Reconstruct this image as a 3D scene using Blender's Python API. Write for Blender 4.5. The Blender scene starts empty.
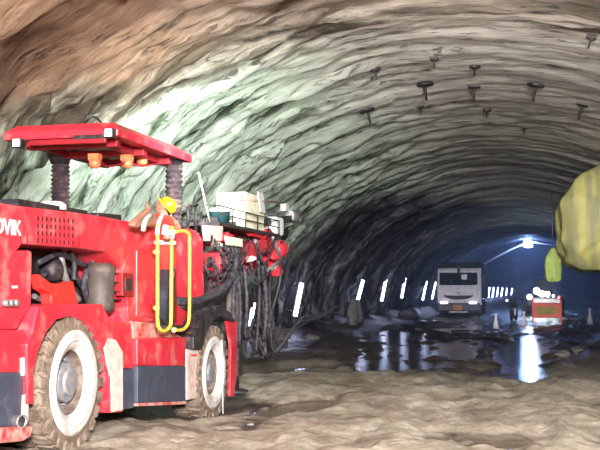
import bpy, bmesh, math, random
import numpy as np
from mathutils import Vector, Matrix, Euler
random.seed(7)
SC = bpy.context.scene
COL = SC.collection
PI = math.pi

# ------------------------------------------------------------------ camera geometry
TH = math.radians(13.8); PH = math.atan(65 / 1000)
CAM = Vector((0, 0, 1.6))
_Fh = Vector((-math.sin(TH), math.cos(TH), 0)); _R = Vector((math.cos(TH), math.sin(TH), 0)); _Z = Vector((0, 0, 1))
_F = _Fh * math.cos(PH) + _Z * math.sin(PH); _U = -_Fh * math.sin(PH) + _Z * math.cos(PH)
def ray(u, v): return _F + _R * ((u - 300) / 1000) + _U * ((225 - v) / 1000)
def onx(u, v, x): r = ray(u, v); return CAM + r * ((x - CAM.x) / r.x)
def ony(u, v, y): r = ray(u, v); return CAM + r * ((y - CAM.y) / r.y)
def onz(u, v, z=0.0): r = ray(u, v); return CAM + r * ((z - CAM.z) / r.z)

# ------------------------------------------------------------------ materials
def nt(name):
    m = bpy.data.materials.new(name); m.use_nodes = True
    n = m.node_tree; n.nodes.clear()
    out = n.nodes.new('ShaderNodeOutputMaterial'); b = n.nodes.new('ShaderNodeBsdfPrincipled')
    n.links.new(b.outputs[0], out.inputs[0])
    return m, n, b
def N(n, t, **k):
    x = n.nodes.new(t)
    for a, v in k.items():
        if a.startswith('i_'): x.inputs[a[2:].replace('_', ' ')].default_value = v
        else: setattr(x, a, v)
    return x
def ramp(n, fac, stops):
    r = n.nodes.new('ShaderNodeValToRGB'); e = r.color_ramp.elements
    while len(e) > 1: e.remove(e[-1])
    e[0].position = stops[0][0]; e[0].color = (*stops[0][1], 1)
    for p, c in stops[1:]:
        q = e.new(p); q.color = (*c, 1)
    n.links.new(fac, r.inputs[0]); return r
def g(v): return (v, v, v)
def mix(n, f, a, b, mode='MIX'):
    m = n.nodes.new('ShaderNodeMix'); m.data_type = 'RGBA'; m.blend_type = mode
    for s, k in ((f, 0), (a, 6), (b, 7)):
        if hasattr(s, 'is_linked') or isinstance(s, bpy.types.NodeSocket): n.links.new(s, m.inputs[k])
        elif k == 0: m.inputs[0].default_value = s
        else: m.inputs[k].default_value = (*s, 1)
    return m.outputs[2]

def mat(name, col, rough=.5, metal=0., dust=None, amount=.35, scale=4., bump=.1, bscale=30., spec=.5):
    """paint / rubber / metal with blotches of dust of its own colour"""
    m, n, b = nt(name)
    tc = N(n, 'ShaderNodeNewGeometry')
    a = N(n, 'ShaderNodeTexNoise', i_Scale=scale, i_Detail=6., i_Roughness=.65); n.links.new(tc.outputs['Position'], a.inputs['Vector'])
    dark = tuple(c * .72 for c in col)
    c1 = ramp(n, a.outputs[0], [(.35, dark), (.6, col)]).outputs[0]
    if dust:
        d = N(n, 'ShaderNodeTexNoise', i_Scale=scale * 1.7, i_Detail=8., i_Roughness=.7); n.links.new(tc.outputs['Position'], d.inputs['Vector'])
        f = ramp(n, d.outputs[0], [(.62 - amount * .4, g(0)), (.8 - amount * .3, g(min(1, .55 + amount)))]).outputs[0]
        c1 = mix(n, f, c1, dust)
        r2 = ramp(n, f, [(0, g(rough)), (1, g(min(1, rough + .3)))]).outputs[0]
        n.links.new(r2, b.inputs['Roughness'])
    else: b.inputs['Roughness'].default_value = rough
    n.links.new(c1, b.inputs['Base Color'])
    b.inputs['Metallic'].default_value = metal
    b.inputs['Specular IOR Level'].default_value = spec
    if bump:
        k = N(n, 'ShaderNodeTexNoise', i_Scale=bscale, i_Detail=4.); n.links.new(tc.outputs['Position'], k.inputs['Vector'])
        bp = N(n, 'ShaderNodeBump', i_Strength=bump, i_Distance=.02); n.links.new(k.outputs[0], bp.inputs['Height'])
        n.links.new(bp.outputs[0], b.inputs['Normal'])
    return m
def emis(name, col, s):
    m, n, b = nt(name)
    b.inputs['Base Color'].default_value = (*col, 1)
    b.inputs['Emission Color'].default_value = (*col, 1); b.inputs['Emission Strength'].default_value = s
    return m

M = {}
M['red'] = mat('red_paint', (.70, .032, .055), .32, dust=(.55, .24, .22), amount=.26, scale=2.2, bump=.04)
M['red_dusty'] = mat('dusty_red_paint', (.62, .03, .04), .5, dust=(.55, .42, .36), amount=.55, scale=3.5)
M['orange_red'] = mat('orange_red_paint', (.80, .035, .03), .4, dust=(.5, .25, .15), amount=.1)
M['dark_red'] = mat('dark_red_paint', (.30, .01, .02), .5)
M['blue_grey'] = mat('blue_grey_paint', (.055, .065, .10), .45, dust=(.14, .13, .15), amount=.25)
M['dark'] = mat('dark_machinery', (.022, .02, .026), .5, metal=.2, dust=(.10, .07, .06), amount=.4, scale=6)
M['rubber_hose'] = mat('black_hose_rubber', (.016, .015, .024), .62, dust=(.12, .10, .115), amount=.4, scale=9)
M['hose_dusty'] = mat('dusty_hose', (.055, .045, .045), .8, dust=(.16, .13, .12), amount=.4)
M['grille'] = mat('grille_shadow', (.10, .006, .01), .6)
M['bellows'] = mat('bellows_rubber', (.045, .03, .038), .5, dust=(.25, .17, .15), amount=.3)
M['tyre'] = mat('muddy_tyre', (.12, .082, .06), .85, dust=(.28, .21, .16), amount=.6, scale=5, bump=.5, bscale=25)
M['rim'] = mat('dusty_white_rim', (.74, .70, .68), .6, dust=(.40, .31, .26), amount=.4, scale=4, bump=.2)
M['barrel'] = mat('dark_rim_barrel', (.13, .09, .075), .8, dust=(.3, .23, .19), amount=.4)  # inner barrel darker than the white rim face
M['hub'] = mat('grey_hub', (.22, .24, .30), .5, metal=.3, dust=(.38, .33, .3), amount=.5, scale=9)
M['yellow'] = mat('yellow_rail_paint', (.92, .66, .08), .4, bump=0)
M['cream'] = mat('cream_card', (.85, .80, .60), .7, dust=(.55, .45, .3), amount=.1)
M['white'] = mat('white_paint', (.80, .80, .80), .4, dust=(.5, .45, .42), amount=.2)
M['truckwhite'] = mat('truck_white_paint', (.95, .91, 1.0), .4, dust=(.4, .35, .36), amount=.2)
M['pink'] = mat('faded_pink_plastic', (.80, .50, .44), .5)
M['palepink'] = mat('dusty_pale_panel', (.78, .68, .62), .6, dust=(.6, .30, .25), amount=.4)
M['teal'] = mat('dark_teal_plastic', (.012, .055, .06), .4)
M['beige'] = mat('beige_canister', (.075, .06, .052), .6, dust=(.17, .135, .11), amount=.25)
M['steel'] = mat('worn_steel', (.42, .40, .42), .4, metal=.7, dust=(.3, .26, .23), amount=.3)
M['concrete'] = mat('grey_concrete', (.34, .33, .33), .8, dust=(.2, .19, .2), amount=.4, bump=.5)
M['rock'] = mat('muddy_rock', (.20, .17, .15), .7, dust=(.3, .27, .24), amount=.4, bump=.6, bscale=12)
M['cable'] = mat('pale_cable', (.30, .26, .25), .6)
M['skin'] = mat('brown_skin', (.42, .19, .13), .55, bump=0)
M['vest'] = mat('red_orange_vest', (.80, .07, .05), .7)
M['stripe'] = mat('white_reflective_tape', (.88, .88, .86), .4, bump=0)
M['helmet'] = mat('yellow_hard_hat', (.86, .44, .015), .25, bump=0)
M['hair'] = mat('black_hair', (.015, .012, .012), .7)
M['trouser'] = mat('dark_trousers', (.03, .03, .05), .8)
M['truck_dark'] = mat('dark_navy_body', (.006, .007, .014), .8)
M['glass'] = mat('dark_glass', (.01, .012, .02), .08, bump=0)
M['board_red'] = mat('red_board_paint', (.90, .10, .06), .5, bump=0)
M['board_ochre'] = mat('ochre_lettering_panel', (.42, .30, .06), .6, bump=0)
M['plate'] = mat('orange_number_plate', (.90, .33, .03), .5, bump=0)
M['amber'] = mat('amber_lens', (.62, .16, .07), .25, bump=0)
M['E_lamp'] = emis('work_lamp_face', (1, .95, .9), 4)
M['E_head'] = emis('truck_headlamp_face', (.92, .80, 1), 2.2)
M['E_plate'] = emis('lit_amber_marker', (1, .4, .05), .4)
M['E_tube'] = emis('led_tube', (.58, .66, 1), 14)
M['E_tube_far'] = emis('led_tube_far', (.40, .48, 1), 22)
M['E_flood'] = emis('flood_lamp', (.30, .48, 1), 650)
M['E_mach'] = emis('machine_lamp', (.78, .92, 1), 130)
M['E_red'] = emis('red_tail_lamp', (1, .1, .12), 10)

def rock_material(name, ground=False):
    m, n, b = nt(name)
    uv = N(n, 'ShaderNodeUVMap'); geo = N(n, 'ShaderNodeNewGeometry')
    def noise(sx, sy, scale, det=6., dist=0., rough=.6):
        mp = N(n, 'ShaderNodeMapping'); mp.inputs['Scale'].default_value = (sx, sy, 1)
        n.links.new(uv.outputs[0], mp.inputs[0])
        t = N(n, 'ShaderNodeTexNoise', i_Scale=scale, i_Detail=det, i_Roughness=rough, i_Distortion=dist)
        n.links.new(mp.outputs[0], t.inputs['Vector']); return t.outputs[0]
    big = noise(.5, .8, .35, 3)
    stk = noise(.30, 1.25, 1.0, 10, .9, .70)        # streaks around the bore; dark ones paint the shade of rock steps
    fine = noise(.75, 3.2, 1.6, 10, 1.2, .74)
    sep = N(n, 'ShaderNodeSeparateXYZ'); n.links.new(geo.outputs['Position'], sep.inputs[0])
    ad = N(n, 'ShaderNodeMath', operation='MULTIPLY_ADD'); n.links.new(big, ad.inputs[0]); ad.inputs[1].default_value = -7.; zk = N(n, 'ShaderNodeMath', operation='MULTIPLY_ADD'); n.links.new(sep.outputs[2], zk.inputs[0]); zk.inputs[1].default_value = -1.0; zk.inputs[2].default_value = 4.6
    zy = N(n, 'ShaderNodeMath', operation='ADD'); n.links.new(zk.outputs[0], zy.inputs[0]); n.links.new(sep.outputs[1], zy.inputs[1]); n.links.new(zy.outputs[0], ad.inputs[2])
    ks = N(n, 'ShaderNodeMapRange'); n.links.new(ad.outputs[0], ks.inputs[0]); ks.inputs[1].default_value = 8.7; ks.inputs[2].default_value = 11.0
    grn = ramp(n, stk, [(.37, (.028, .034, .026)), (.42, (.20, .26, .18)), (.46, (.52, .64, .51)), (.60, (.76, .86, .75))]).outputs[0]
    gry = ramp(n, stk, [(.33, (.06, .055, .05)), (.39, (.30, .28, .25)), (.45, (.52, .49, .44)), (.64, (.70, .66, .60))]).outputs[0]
    kx = N(n, 'ShaderNodeMapRange'); n.links.new(sep.outputs[0], kx.inputs[0]); kx.inputs[1].default_value = -5.0; kx.inputs[2].default_value = -2.2
    rock = mix(n, kx.outputs[0], grn, gry)
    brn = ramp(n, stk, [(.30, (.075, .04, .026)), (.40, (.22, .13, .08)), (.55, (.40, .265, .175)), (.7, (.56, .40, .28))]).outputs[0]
    kb = N(n, 'ShaderNodeMapRange'); n.links.new(sep.outputs[0], kb.inputs[0]); kb.inputs[1].default_value = -4.8; kb.inputs[2].default_value = -3.0
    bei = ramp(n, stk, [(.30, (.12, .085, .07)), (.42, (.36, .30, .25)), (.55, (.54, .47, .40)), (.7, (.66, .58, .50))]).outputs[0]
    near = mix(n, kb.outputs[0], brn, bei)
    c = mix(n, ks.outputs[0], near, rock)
    # dark seam where the brown and pale tones meet
    sm2 = ramp(n, ks.outputs[0], [(.0, g(0)), (.30, g(1)), (.62, g(1)), (1.0, g(0))]).outputs[0]
    sg = ramp(n, stk, [(.46, g(1)), (.60, g(.0))]).outputs[0]
    sf = mix(n, 1.0, sm2, sg, 'MULTIPLY')
    c = mix(n, sf, c, (.075, .055, .035))
    # rock tone darkens further in; pale streaks paint the lit ribs
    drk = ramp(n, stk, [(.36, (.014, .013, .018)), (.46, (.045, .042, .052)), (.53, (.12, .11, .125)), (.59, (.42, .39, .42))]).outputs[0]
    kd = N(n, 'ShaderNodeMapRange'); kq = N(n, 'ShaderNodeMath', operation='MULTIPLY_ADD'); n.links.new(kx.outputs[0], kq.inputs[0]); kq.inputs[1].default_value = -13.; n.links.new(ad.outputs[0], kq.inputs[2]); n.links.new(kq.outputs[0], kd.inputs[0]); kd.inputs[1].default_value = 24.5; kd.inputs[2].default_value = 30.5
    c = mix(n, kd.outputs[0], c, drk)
    cr = ramp(n, fine, [(.385, g(.06)), (.445, g(.80)), (.6, g(1.0))]).outputs[0]
    c = mix(n, .85, c, cr, 'MULTIPLY')
    n.links.new(c, b.inputs['Base Color'])
    b.inputs['Roughness'].default_value = .62; b.inputs['Specular IOR Level'].default_value = .35
    bp = N(n, 'ShaderNodeBump', i_Strength=.9, i_Distance=.12)
    n.links.new(fine, bp.inputs['Height']); n.links.new(bp.outputs[0], b.inputs['Normal'])
    return m
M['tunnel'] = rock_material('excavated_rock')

def mud_material():
    m, n, b = nt('wet_mud')
    geo = N(n, 'ShaderNodeNewGeometry')
    def noise(scale, det=8., rough=.6, vec=(1, 1, 1)):
        mp = N(n, 'ShaderNodeMapping'); mp.inputs['Scale'].default_value = vec
        n.links.new(geo.outputs['Position'], mp.inputs[0])
        t = N(n, 'ShaderNodeTexNoise', i_Scale=scale, i_Detail=det, i_Roughness=rough); n.links.new(mp.outputs[0], t.inputs['Vector']); return t.outputs[0]
    a = noise(.9, 8, .7); f = noise(9, 6, .7); sep = N(n, 'ShaderNodeSeparateXYZ'); n.links.new(geo.outputs['Position'], sep.inputs[0])
    dry = ramp(n, a, [(.34, (.17, .135, .10)), (.46, (.36, .305, .235)), (.60, (.52, .465, .375)), (.75, (.62, .57, .47))]).outputs[0]
    mid = noise(2.6, 7, .68, (1, .5, 1)); dry = mix(n, .75, dry, ramp(n, mid, [(.36, g(.48)), (.46, g(.85)), (.62, g(1.12))]).outputs[0], 'MULTIPLY')
    wet = ramp(n, a, [(.34, (.025, .019, .020)), (.5, (.075, .058, .055)), (.68, (.17, .135, .12))]).outputs[0]
    w1 = N(n, 'ShaderNodeMath', operation='MULTIPLY_ADD'); n.links.new(noise(.35, 4), w1.inputs[0]); w1.inputs[1].default_value = 11.; n.links.new(sep.outputs[1], w1.inputs[2])
    wf = N(n, 'ShaderNodeMapRange'); n.links.new(w1.outputs[0], wf.inputs[0]); wf.inputs[1].default_value = 21; wf.inputs[2].default_value = 27
    # low ground is soaked, the ridges between the ruts are drier
    hz = N(n, 'ShaderNodeMapRange'); n.links.new(sep.outputs[2], hz.inputs[0]); hz.inputs[1].default_value = .02; hz.inputs[2].default_value = -.01
    mx = N(n, 'ShaderNodeMath', operation='MAXIMUM'); n.links.new(wf.outputs[0], mx.inputs[0]); n.links.new(hz.outputs[0], mx.inputs[1])
    c = mix(n, mx.outputs[0], dry, wet)
    c = mix(n, .6, c, ramp(n, f, [(.32, g(.62)), (.6, g(1.05))]).outputs[0], 'MULTIPLY')
    n.links.new(c, b.inputs['Base Color'])
    rr = ramp(n, mx.outputs[0], [(0, g(.75)), (1, g(.34))]).outputs[0]; n.links.new(rr, b.inputs['Roughness'])
    bp = N(n, 'ShaderNodeBump', i_Strength=.8, i_Distance=.06); n.links.new(f, bp.inputs['Height']); n.links.new(bp.outputs[0], b.inputs['Normal'])
    return m
M['mud'] = mud_material()

def water_material():
    m, n, b = nt('muddy_water')
    geo = N(n, 'ShaderNodeNewGeometry')
    t = N(n, 'ShaderNodeTexNoise', i_Scale=1.2, i_Detail=3.); n.links.new(geo.outputs['Position'], t.inputs['Vector'])
    b.inputs['Base Color'].default_value = (.055, .045, .042, 1); b.inputs['Roughness'].default_value = .06
    b.inputs['Specular IOR Level'].default_value = .6
    bp = N(n, 'ShaderNodeBump', i_Strength=.42, i_Distance=.03)
    t2 = N(n, 'ShaderNodeTexNoise', i_Scale=7., i_Detail=3.); n.links.new(geo.outputs['Position'], t2.inputs['Vector'])
    n.links.new(t2.outputs[0], bp.inputs['Height']); n.links.new(bp.outputs[0], b.inputs['Normal'])
    return m
M['water'] = water_material()
M['water_brown'] = M['water'].copy(); _b = [q for q in M['water_brown'].node_tree.nodes if q.type == 'BSDF_PRINCIPLED'][0]
_b.inputs['Base Color'].default_value = (.21, .165, .12, 1); _b.inputs['Roughness'].default_value = .16
def duct_material(name, c0, c1):
    m, n, b = nt(name)
    geo = N(n, 'ShaderNodeNewGeometry'); mp = N(n, 'ShaderNodeMapping'); mp.inputs['Scale'].default_value = (2.6, 1.6, .22)
    n.links.new(geo.outputs['Position'], mp.inputs[0])
    t = N(n, 'ShaderNodeTexNoise', i_Scale=1.6, i_Detail=5.); n.links.new(mp.outputs[0], t.inputs['Vector'])
    n.links.new(ramp(n, t.outputs[0], [(.38, c0), (.62, c1)]).outputs[0], b.inputs['Base Color'])
    b.inputs['Roughness'].default_value = .6
    return m
M['duct'] = duct_material('yellow_duct_fabric', (.40, .40, .21), (.66, .62, .20))
M['duct2'] = duct_material('lime_duct_fabric', (.55, .68, .16), (.75, .95, .28))

# ------------------------------------------------------------------ mesh builder
class MB:
    def __init__(s): s.v = []; s.f = []; s.sm = []; s.seg = []
    def add(s, vs, fs, smooth=False):
        o = len(s.v); s.seg.append(o); s.v += [Vector(p) for p in vs]
        for f in fs: s.f.append([i + o for i in f]); s.sm.append(smooth)
        return s
    def box(s, c, d, rot=None):
        R = Euler(rot).to_matrix() if rot else Matrix.Identity(3)
        c = Vector(c); vs = [c + R @ Vector((x * d[0] / 2, y * d[1] / 2, z * d[2] / 2)) for x in (-1, 1) for y in (-1, 1) for z in (-1, 1)]
        return s.add(vs, [(0, 1, 3, 2), (4, 6, 7, 5), (0, 4, 5, 1), (2, 3, 7, 6), (0, 2, 6, 4), (1, 5, 7, 3)])
    def bb(s, a, b):
        return s.box([(a[i] + b[i]) / 2 for i in range(3)], [abs(a[i] - b[i]) for i in range(3)])
    def prism(s, p, q):
        """p, q: matching outlines (lists of 3D points)"""
        n = len(p)
        return s.add(list(p) + list(q), [list(range(n)), list(range(2 * n - 1, n - 1, -1))] + [(i, (i + 1) % n + 0, (i + 1) % n + n, i + n)[::-1] for i in range(n)])
    def tube(s, pts, r, n=8, cap=True, rr=None):
        pts = [Vector(p) for p in pts]; k = len(pts); vs = []; up = Vector((0, 0, 1))
        prev = None
        for i, p in enumerate(pts):
            t = (pts[min(i + 1, k - 1)] - pts[max(i - 1, 0)])
            if t.length < 1e-9: t = Vector((0, 0, 1))
            t.normalize()
            if prev is None:
                a = t.cross(up) if abs(t.dot(up)) < .95 else t.cross(Vector((1, 0, 0)))
            else: a = prev - t * prev.dot(t)
            if a.length < 1e-6: a = t.orthogonal()
            a.normalize(); prev = a; b = t.cross(a)
            q = rr[i] if rr else r
            for j in range(n):
                w = 2 * PI * j / n; vs.append(p + (a * math.cos(w) + b * math.sin(w)) * q)
        fs = [(i * n + j, i * n + (j + 1) % n, (i + 1) * n + (j + 1) % n, (i + 1) * n + j) for i in range(k - 1) for j in range(n)]
        s.add(vs, fs, True)
        if cap:
            o = len(s.v) - len(vs)
            s.f.append([o + j for j in range(n)][::-1]); s.sm.append(False)
            s.f.append([o + (k - 1) * n + j for j in range(n)]); s.sm.append(False)
        return s
    def cyl(s, a, b, r, r2=None, n=16): return s.tube([a, b], r, n, True, [r, r if r2 is None else r2])
    def lathe(s, c, axis, prof, n=32, smooth=True, cap=True):
        """prof: list of (offset along axis, radius)"""
        c = Vector(c); ax = Vector(axis).normalized(); a = ax.orthogonal().normalized(); b = ax.cross(a); vs = []
        for h, r in prof:
            for j in range(n):
                w = 2 * PI * j / n; vs.append(c + ax * h + (a * math.cos(w) + b * math.sin(w)) * r)
        k = len(prof)
        s.add(vs, [(i * n + j, i * n + (j + 1) % n, (i + 1) * n + (j + 1) % n, (i + 1) * n + j) for i in range(k - 1) for j in range(n)], smooth)
        if not cap: return s
        o = len(s.v) - len(vs)
        s.f.append([o + j for j in range(n)][::-1]); s.sm.append(False)
        s.f.append([o + (k - 1) * n + j for j in range(n)]); s.sm.append(False)
        return s
    def ball(s, c, r, n=14, m=9, rot=None):
        if not hasattr(r, '__len__'): r = (r, r, r)
        R = Euler(rot).to_matrix() if rot else Matrix.Identity(3); c = Vector(c); vs = []; fs = []
        for i in range(m + 1):
            t = PI * i / m
            for j in range(n):
                w = 2 * PI * j / n; vs.append(c + R @ Vector((math.sin(t) * math.cos(w) * r[0], math.sin(t) * math.sin(w) * r[1], math.cos(t) * r[2])))
        for i in range(m):
            for j in range(n): fs.append((i * n + j, (i + 1) * n + j, (i + 1) * n + (j + 1) % n, i * n + (j + 1) % n))
        return s.add(vs, fs, True)
    def build_each(s, name, m, parent=None, bevel=0):
        """every added shape becomes an object of its own"""
        out = []; ends = s.seg[1:] + [len(s.v)]
        for a, b in zip(s.seg, ends):
            q = MB(); q.v = s.v[a:b]
            for f, sm in zip(s.f, s.sm):
                if a <= f[0] < b: q.f.append([i - a for i in f]); q.sm.append(sm)
            out.append(q.build(name, m, parent, bevel))
        return out
    def build(s, name, m, parent=None, bevel=0, weld=True):
        off = Vector((0, 0, 0)); q = parent
        while q is not None: off += q.location; q = q.parent
        me = bpy.data.meshes.new(name); me.from_pydata([tuple(p - off) for p in s.v], [], s.f)
        me.polygons.foreach_set('use_smooth', s.sm); me.materials.append(m)
        bm = bmesh.new(); bm.from_mesh(me)
        if weld: bmesh.ops.remove_doubles(bm, verts=bm.verts, dist=1e-5)
        bmesh.ops.recalc_face_normals(bm, faces=bm.faces); bm.to_mesh(me); bm.free()
        o = bpy.data.objects.new(name, me); COL.objects.link(o); o.parent = parent
        if bevel:
            md = o.modifiers.new('bevel', 'BEVEL'); md.width = bevel; md.segments = 2; md.limit_method = 'ANGLE'; md.angle_limit = .7
        return o
def tag(o, label=None, cat=None, group=None, kind=None):
    for k, v in (('label', label), ('category', cat), ('group', group), ('kind', kind)):
        if v: o[k] = v
    return o
def empty(name, loc, label, cat, group=None):
    o = bpy.data.objects.new(name, None); COL.objects.link(o); o.location = loc; o.empty_display_size = .2
    return tag(o, label, cat, group)
def kids(o): return [c for c in COL.objects if c.parent == o]
def copy_tree(o, parent=None):
    c = o.copy(); COL.objects.link(c); c.parent = parent
    for ch in kids(o): copy_tree(ch, c)
    return c
def catmull(pts, k=6):
    pts = [Vector(p) for p in pts]; out = []
    P = [pts[0]] + pts + [pts[-1]]
    for i in range(1, len(P) - 2):
        for j in range(k):
            t = j / k; a, b, c, d = P[i - 1], P[i], P[i + 1], P[i + 2]
            out.append(.5 * ((2 * b) + (c - a) * t + (2 * a - 5 * b + 4 * c - d) * t * t + (3 * b - a - 3 * c + d) * t ** 3))
    out.append(pts[-1]); return out

# ------------------------------------------------------------------ numpy noise
_rng = np.random.RandomState(3); _T = _rng.rand(256, 256)
def vn(x, y, o=0):
    x = x + o * 17.3; y = y + o * 41.7
    xi = np.floor(x).astype(int); yi = np.floor(y).astype(int); fx = x - xi; fy = y - yi
    fx = fx * fx * fx * (fx * (fx * 6 - 15) + 10); fy = fy * fy * fy * (fy * (fy * 6 - 15) + 10)
    def h(i, j): return _T[i % 256, j % 256]
    return (h(xi, yi) * (1 - fx) + h(xi + 1, yi) * fx) * (1 - fy) + (h(xi, yi + 1) * (1 - fx) + h(xi + 1, yi + 1) * fx) * fy
def fbm(x, y, k=4, o=0, gain=.5):
    a = 1; t = 0; s = 0
    for i in range(k): t = t + a * vn(x * 2 ** i, y * 2 ** i, o + i); s += a; a *= gain
    return t / s

# ------------------------------------------------------------------ the tunnel bore
XC, HW, HH = -1.6, 7.0, 5.6
def arch_pt(t):                       # t: 0 at the left foot .. 1 at the right foot
    a = PI * (1 - t) ; return XC + HW * np.cos(a), HH * np.sin(a)
S_LEN = 19.9
def lean(s): return 2.4 * (1 - np.exp(-s / 4.0))   # the bedding leans back on the left wall
def bore_offset(s, y):
    """how far the broken rock stands out from the design line (m, outward +)"""
    y = y + lean(s)
    w = 1.1 * fbm(s * .22, y * .16, 3, 5) + .5 * fbm(s * .9, y * .5, 2, 9)
    ph = (y + 1.7 * w) / 1.25; fr = ph - np.floor(ph)
    saw = np.where(fr < .78, fr / .78, (1 - fr) / .22)
    d = -.20 * saw * (.35 + 1.1 * fbm(s * .35, y * .3, 2, 12))
    ridg = 1 - np.abs(2 * fbm(s * .42 + w, y * 1.5, 5, 20, .6) - 1)
    d -= .30 * (ridg - .7)
    d -= .22 * (fbm(s * 1.1, y * 3.2, 4, 31, .7) - .5)
    d -= .22 * np.clip((y - 29) / 6, 0, 1) * (np.abs(2 * vn(y / 1.6 + 0 * s, .12 * s, 51) - 1) - .5) * 1.6
    d *= 1 - .62 * np.clip((s - 7) / 3, 0, 1)
    d += .5 * (fbm(s * .12, y * .09, 2, 40) - .5)
    return d
def bore_grid(t0, t1, nt_, ys):
    t = np.linspace(t0, t1, nt_); T_, Y_ = np.meshgrid(t, ys, indexing='ij')
    cx, cz = arch_pt(T_); s = T_ * S_LEN
    nx = (cx - XC) / HW ** 2; nz = cz / HH ** 2; L = np.sqrt(nx ** 2 + nz ** 2); nx /= L; nz /= L
    d = bore_offset(s, Y_)
    return cx + nx * d, Y_, np.maximum(cz + nz * d, -.6) - np.where(cz < .3, .35, 0), s
def grid_obj(name, X, Y, Z, S, m, kind='structure', flip=False):
    a, b = X.shape; vs = np.stack([X, Y, Z], -1).reshape(-1, 3)
    i = np.arange(a * b).reshape(a, b)
    f = np.stack([i[:-1, :-1], i[1:, :-1], i[1:, 1:], i[:-1, 1:]], -1).reshape(-1, 4)
    if flip: f = f[:, ::-1]
    me = bpy.data.meshes.new(name); me.from_pydata(vs.tolist(), [], f.tolist())
    me.polygons.foreach_set('use_smooth', np.ones(len(f), bool))
    uvl = me.uv_layers.new(name='UVMap'); li = np.array([l.vertex_index for l in me.loops])
    uvs = np.stack([S.reshape(-1), (Y + lean(S)).reshape(-1)], -1)[li]; uvl.data.foreach_set('uv', uvs.reshape(-1).astype(np.float32))
    me.materials.append(m); me.update()
    o = bpy.data.objects.new(name, me); COL.objects.link(o)
    if kind: o['kind'] = kind
    return o
ys = np.concatenate([np.arange(-9, 11, .4), np.arange(11, 34, .10), np.arange(34, 60, .2), np.arange(60, 120, .6), np.arange(120, 301, 3.)])
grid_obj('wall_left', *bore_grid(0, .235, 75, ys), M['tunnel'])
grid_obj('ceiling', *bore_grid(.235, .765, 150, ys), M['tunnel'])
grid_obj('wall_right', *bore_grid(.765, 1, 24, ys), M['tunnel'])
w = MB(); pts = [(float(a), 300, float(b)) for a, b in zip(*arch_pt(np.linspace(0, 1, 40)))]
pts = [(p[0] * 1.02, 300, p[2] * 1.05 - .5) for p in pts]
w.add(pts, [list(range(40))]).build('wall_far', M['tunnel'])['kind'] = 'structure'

# ------------------------------------------------------------------ ground
gx = np.concatenate([np.arange(-9.4, -5, .16), np.arange(-5, 2.2, .055), np.arange(2.2, 6.4, .2)])
gy = np.concatenate([np.arange(-6, 8, .5), np.arange(8, 14, .06), np.arange(14, 40, .12), np.arange(40, 70, .35), np.arange(70, 301, 4)])
GX, GY = np.meshgrid(gx, gy, indexing='ij')
PUD = [(-3.4, 28.5, 2.6, 7.5, .13), (-.55, 27, .75, 11, .17), (-4.75, 19.5, .6, 1.5, .26), (-2.9, 20.6, 1.5, 2.2, .12), (-5.3, 35, 1.8, 5.0, .13),
       (-2.3, 42, 3.2, 7, .12), (-3.2, 13.4, .45, 1.0, .20), (-.75, 10.9, .75, .7, .12), (.55, 26, .4, 2.2, .12), (1.0, 35, .8, 4, .10), (-4.7, 53, 2.4, 5, .12), (-2.3, 15.9, .5, .45, .14)]
def ground_z(x, y):
    x = np.asarray(x, float); y = np.asarray(y, float)
    z = .092 + .13 * (fbm(x * .8, y * .55, 4, 60) - .5) + .17 * (fbm(x * 2.0, y * .9, 4, 70, .6) - .5) + .05 * (vn(x * 6.5, y * 3.2, 74) - .5) + .035 * (fbm(x * 9, y * 6, 2, 77) - .5)
    # tyre ruts winding down the drive
    for c, amp, wd in ((-1.6, .05, .22), (-3.2, .04, .22), (-.1, .04, .2)):
        cc = c + .5 * np.sin(y * .16 + c) - .2 * np.sin(y * .4)
        z -= amp * np.exp(-((x - cc) / wd) ** 2) * (.6 + .4 * np.sin(y * 19))
    for px, py, rx, ry, dp in PUD:
        q = ((x - px) / rx) ** 2 + ((y - py) / ry) ** 2 + 1.3 * (fbm(x * 1.6 + 3, y * .8, 4, 90) - .5)
        z -= dp * np.clip(1.25 - q, 0, 1)
    # muck heaped against the feet of the walls
    z += .45 * np.clip((-6.9 - x) / 1.9, 0, 1.2) ** 1.3 * (.5 + fbm(x * 1.2, y * .8, 3, 95)) * np.clip((y - 14) / 6, 0, 1)
    z += .3 * np.clip((x - 3.9) / 1.4, 0, 1)
    # settled hollow under the rig's front axle
    z -= .20 * np.exp(-((x + 4.5) / 1.1) ** 2 - ((y - 13.0) / 1.7) ** 2)
    return z
GZ = ground_z(GX, GY)
def gz(x, y): return float(ground_z(x, y))
grid_obj('floor', GX, GY, GZ, GX, M['mud'], flip=False)
wt = MB(); wn = MB()
for (xa, xb, ya, yb, zz) in ((-8.0, 5.2, 17.2, 75, 0), (-3.75, -2.0, 12.2, 17.19, -.01), (-1.9, .5, 9.4, 12.6, 0)):
    (wt if ya > 15 else wn).add([(xa, ya, zz), (xb, ya, zz), (xb, yb, zz), (xa, yb, zz)], [(0, 1, 2, 3)])
wt.build('puddle_water', M['water'])['kind'] = 'structure'
wn.build('muddy_puddle_water', M['water_brown'])['kind'] = 'structure'

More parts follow.
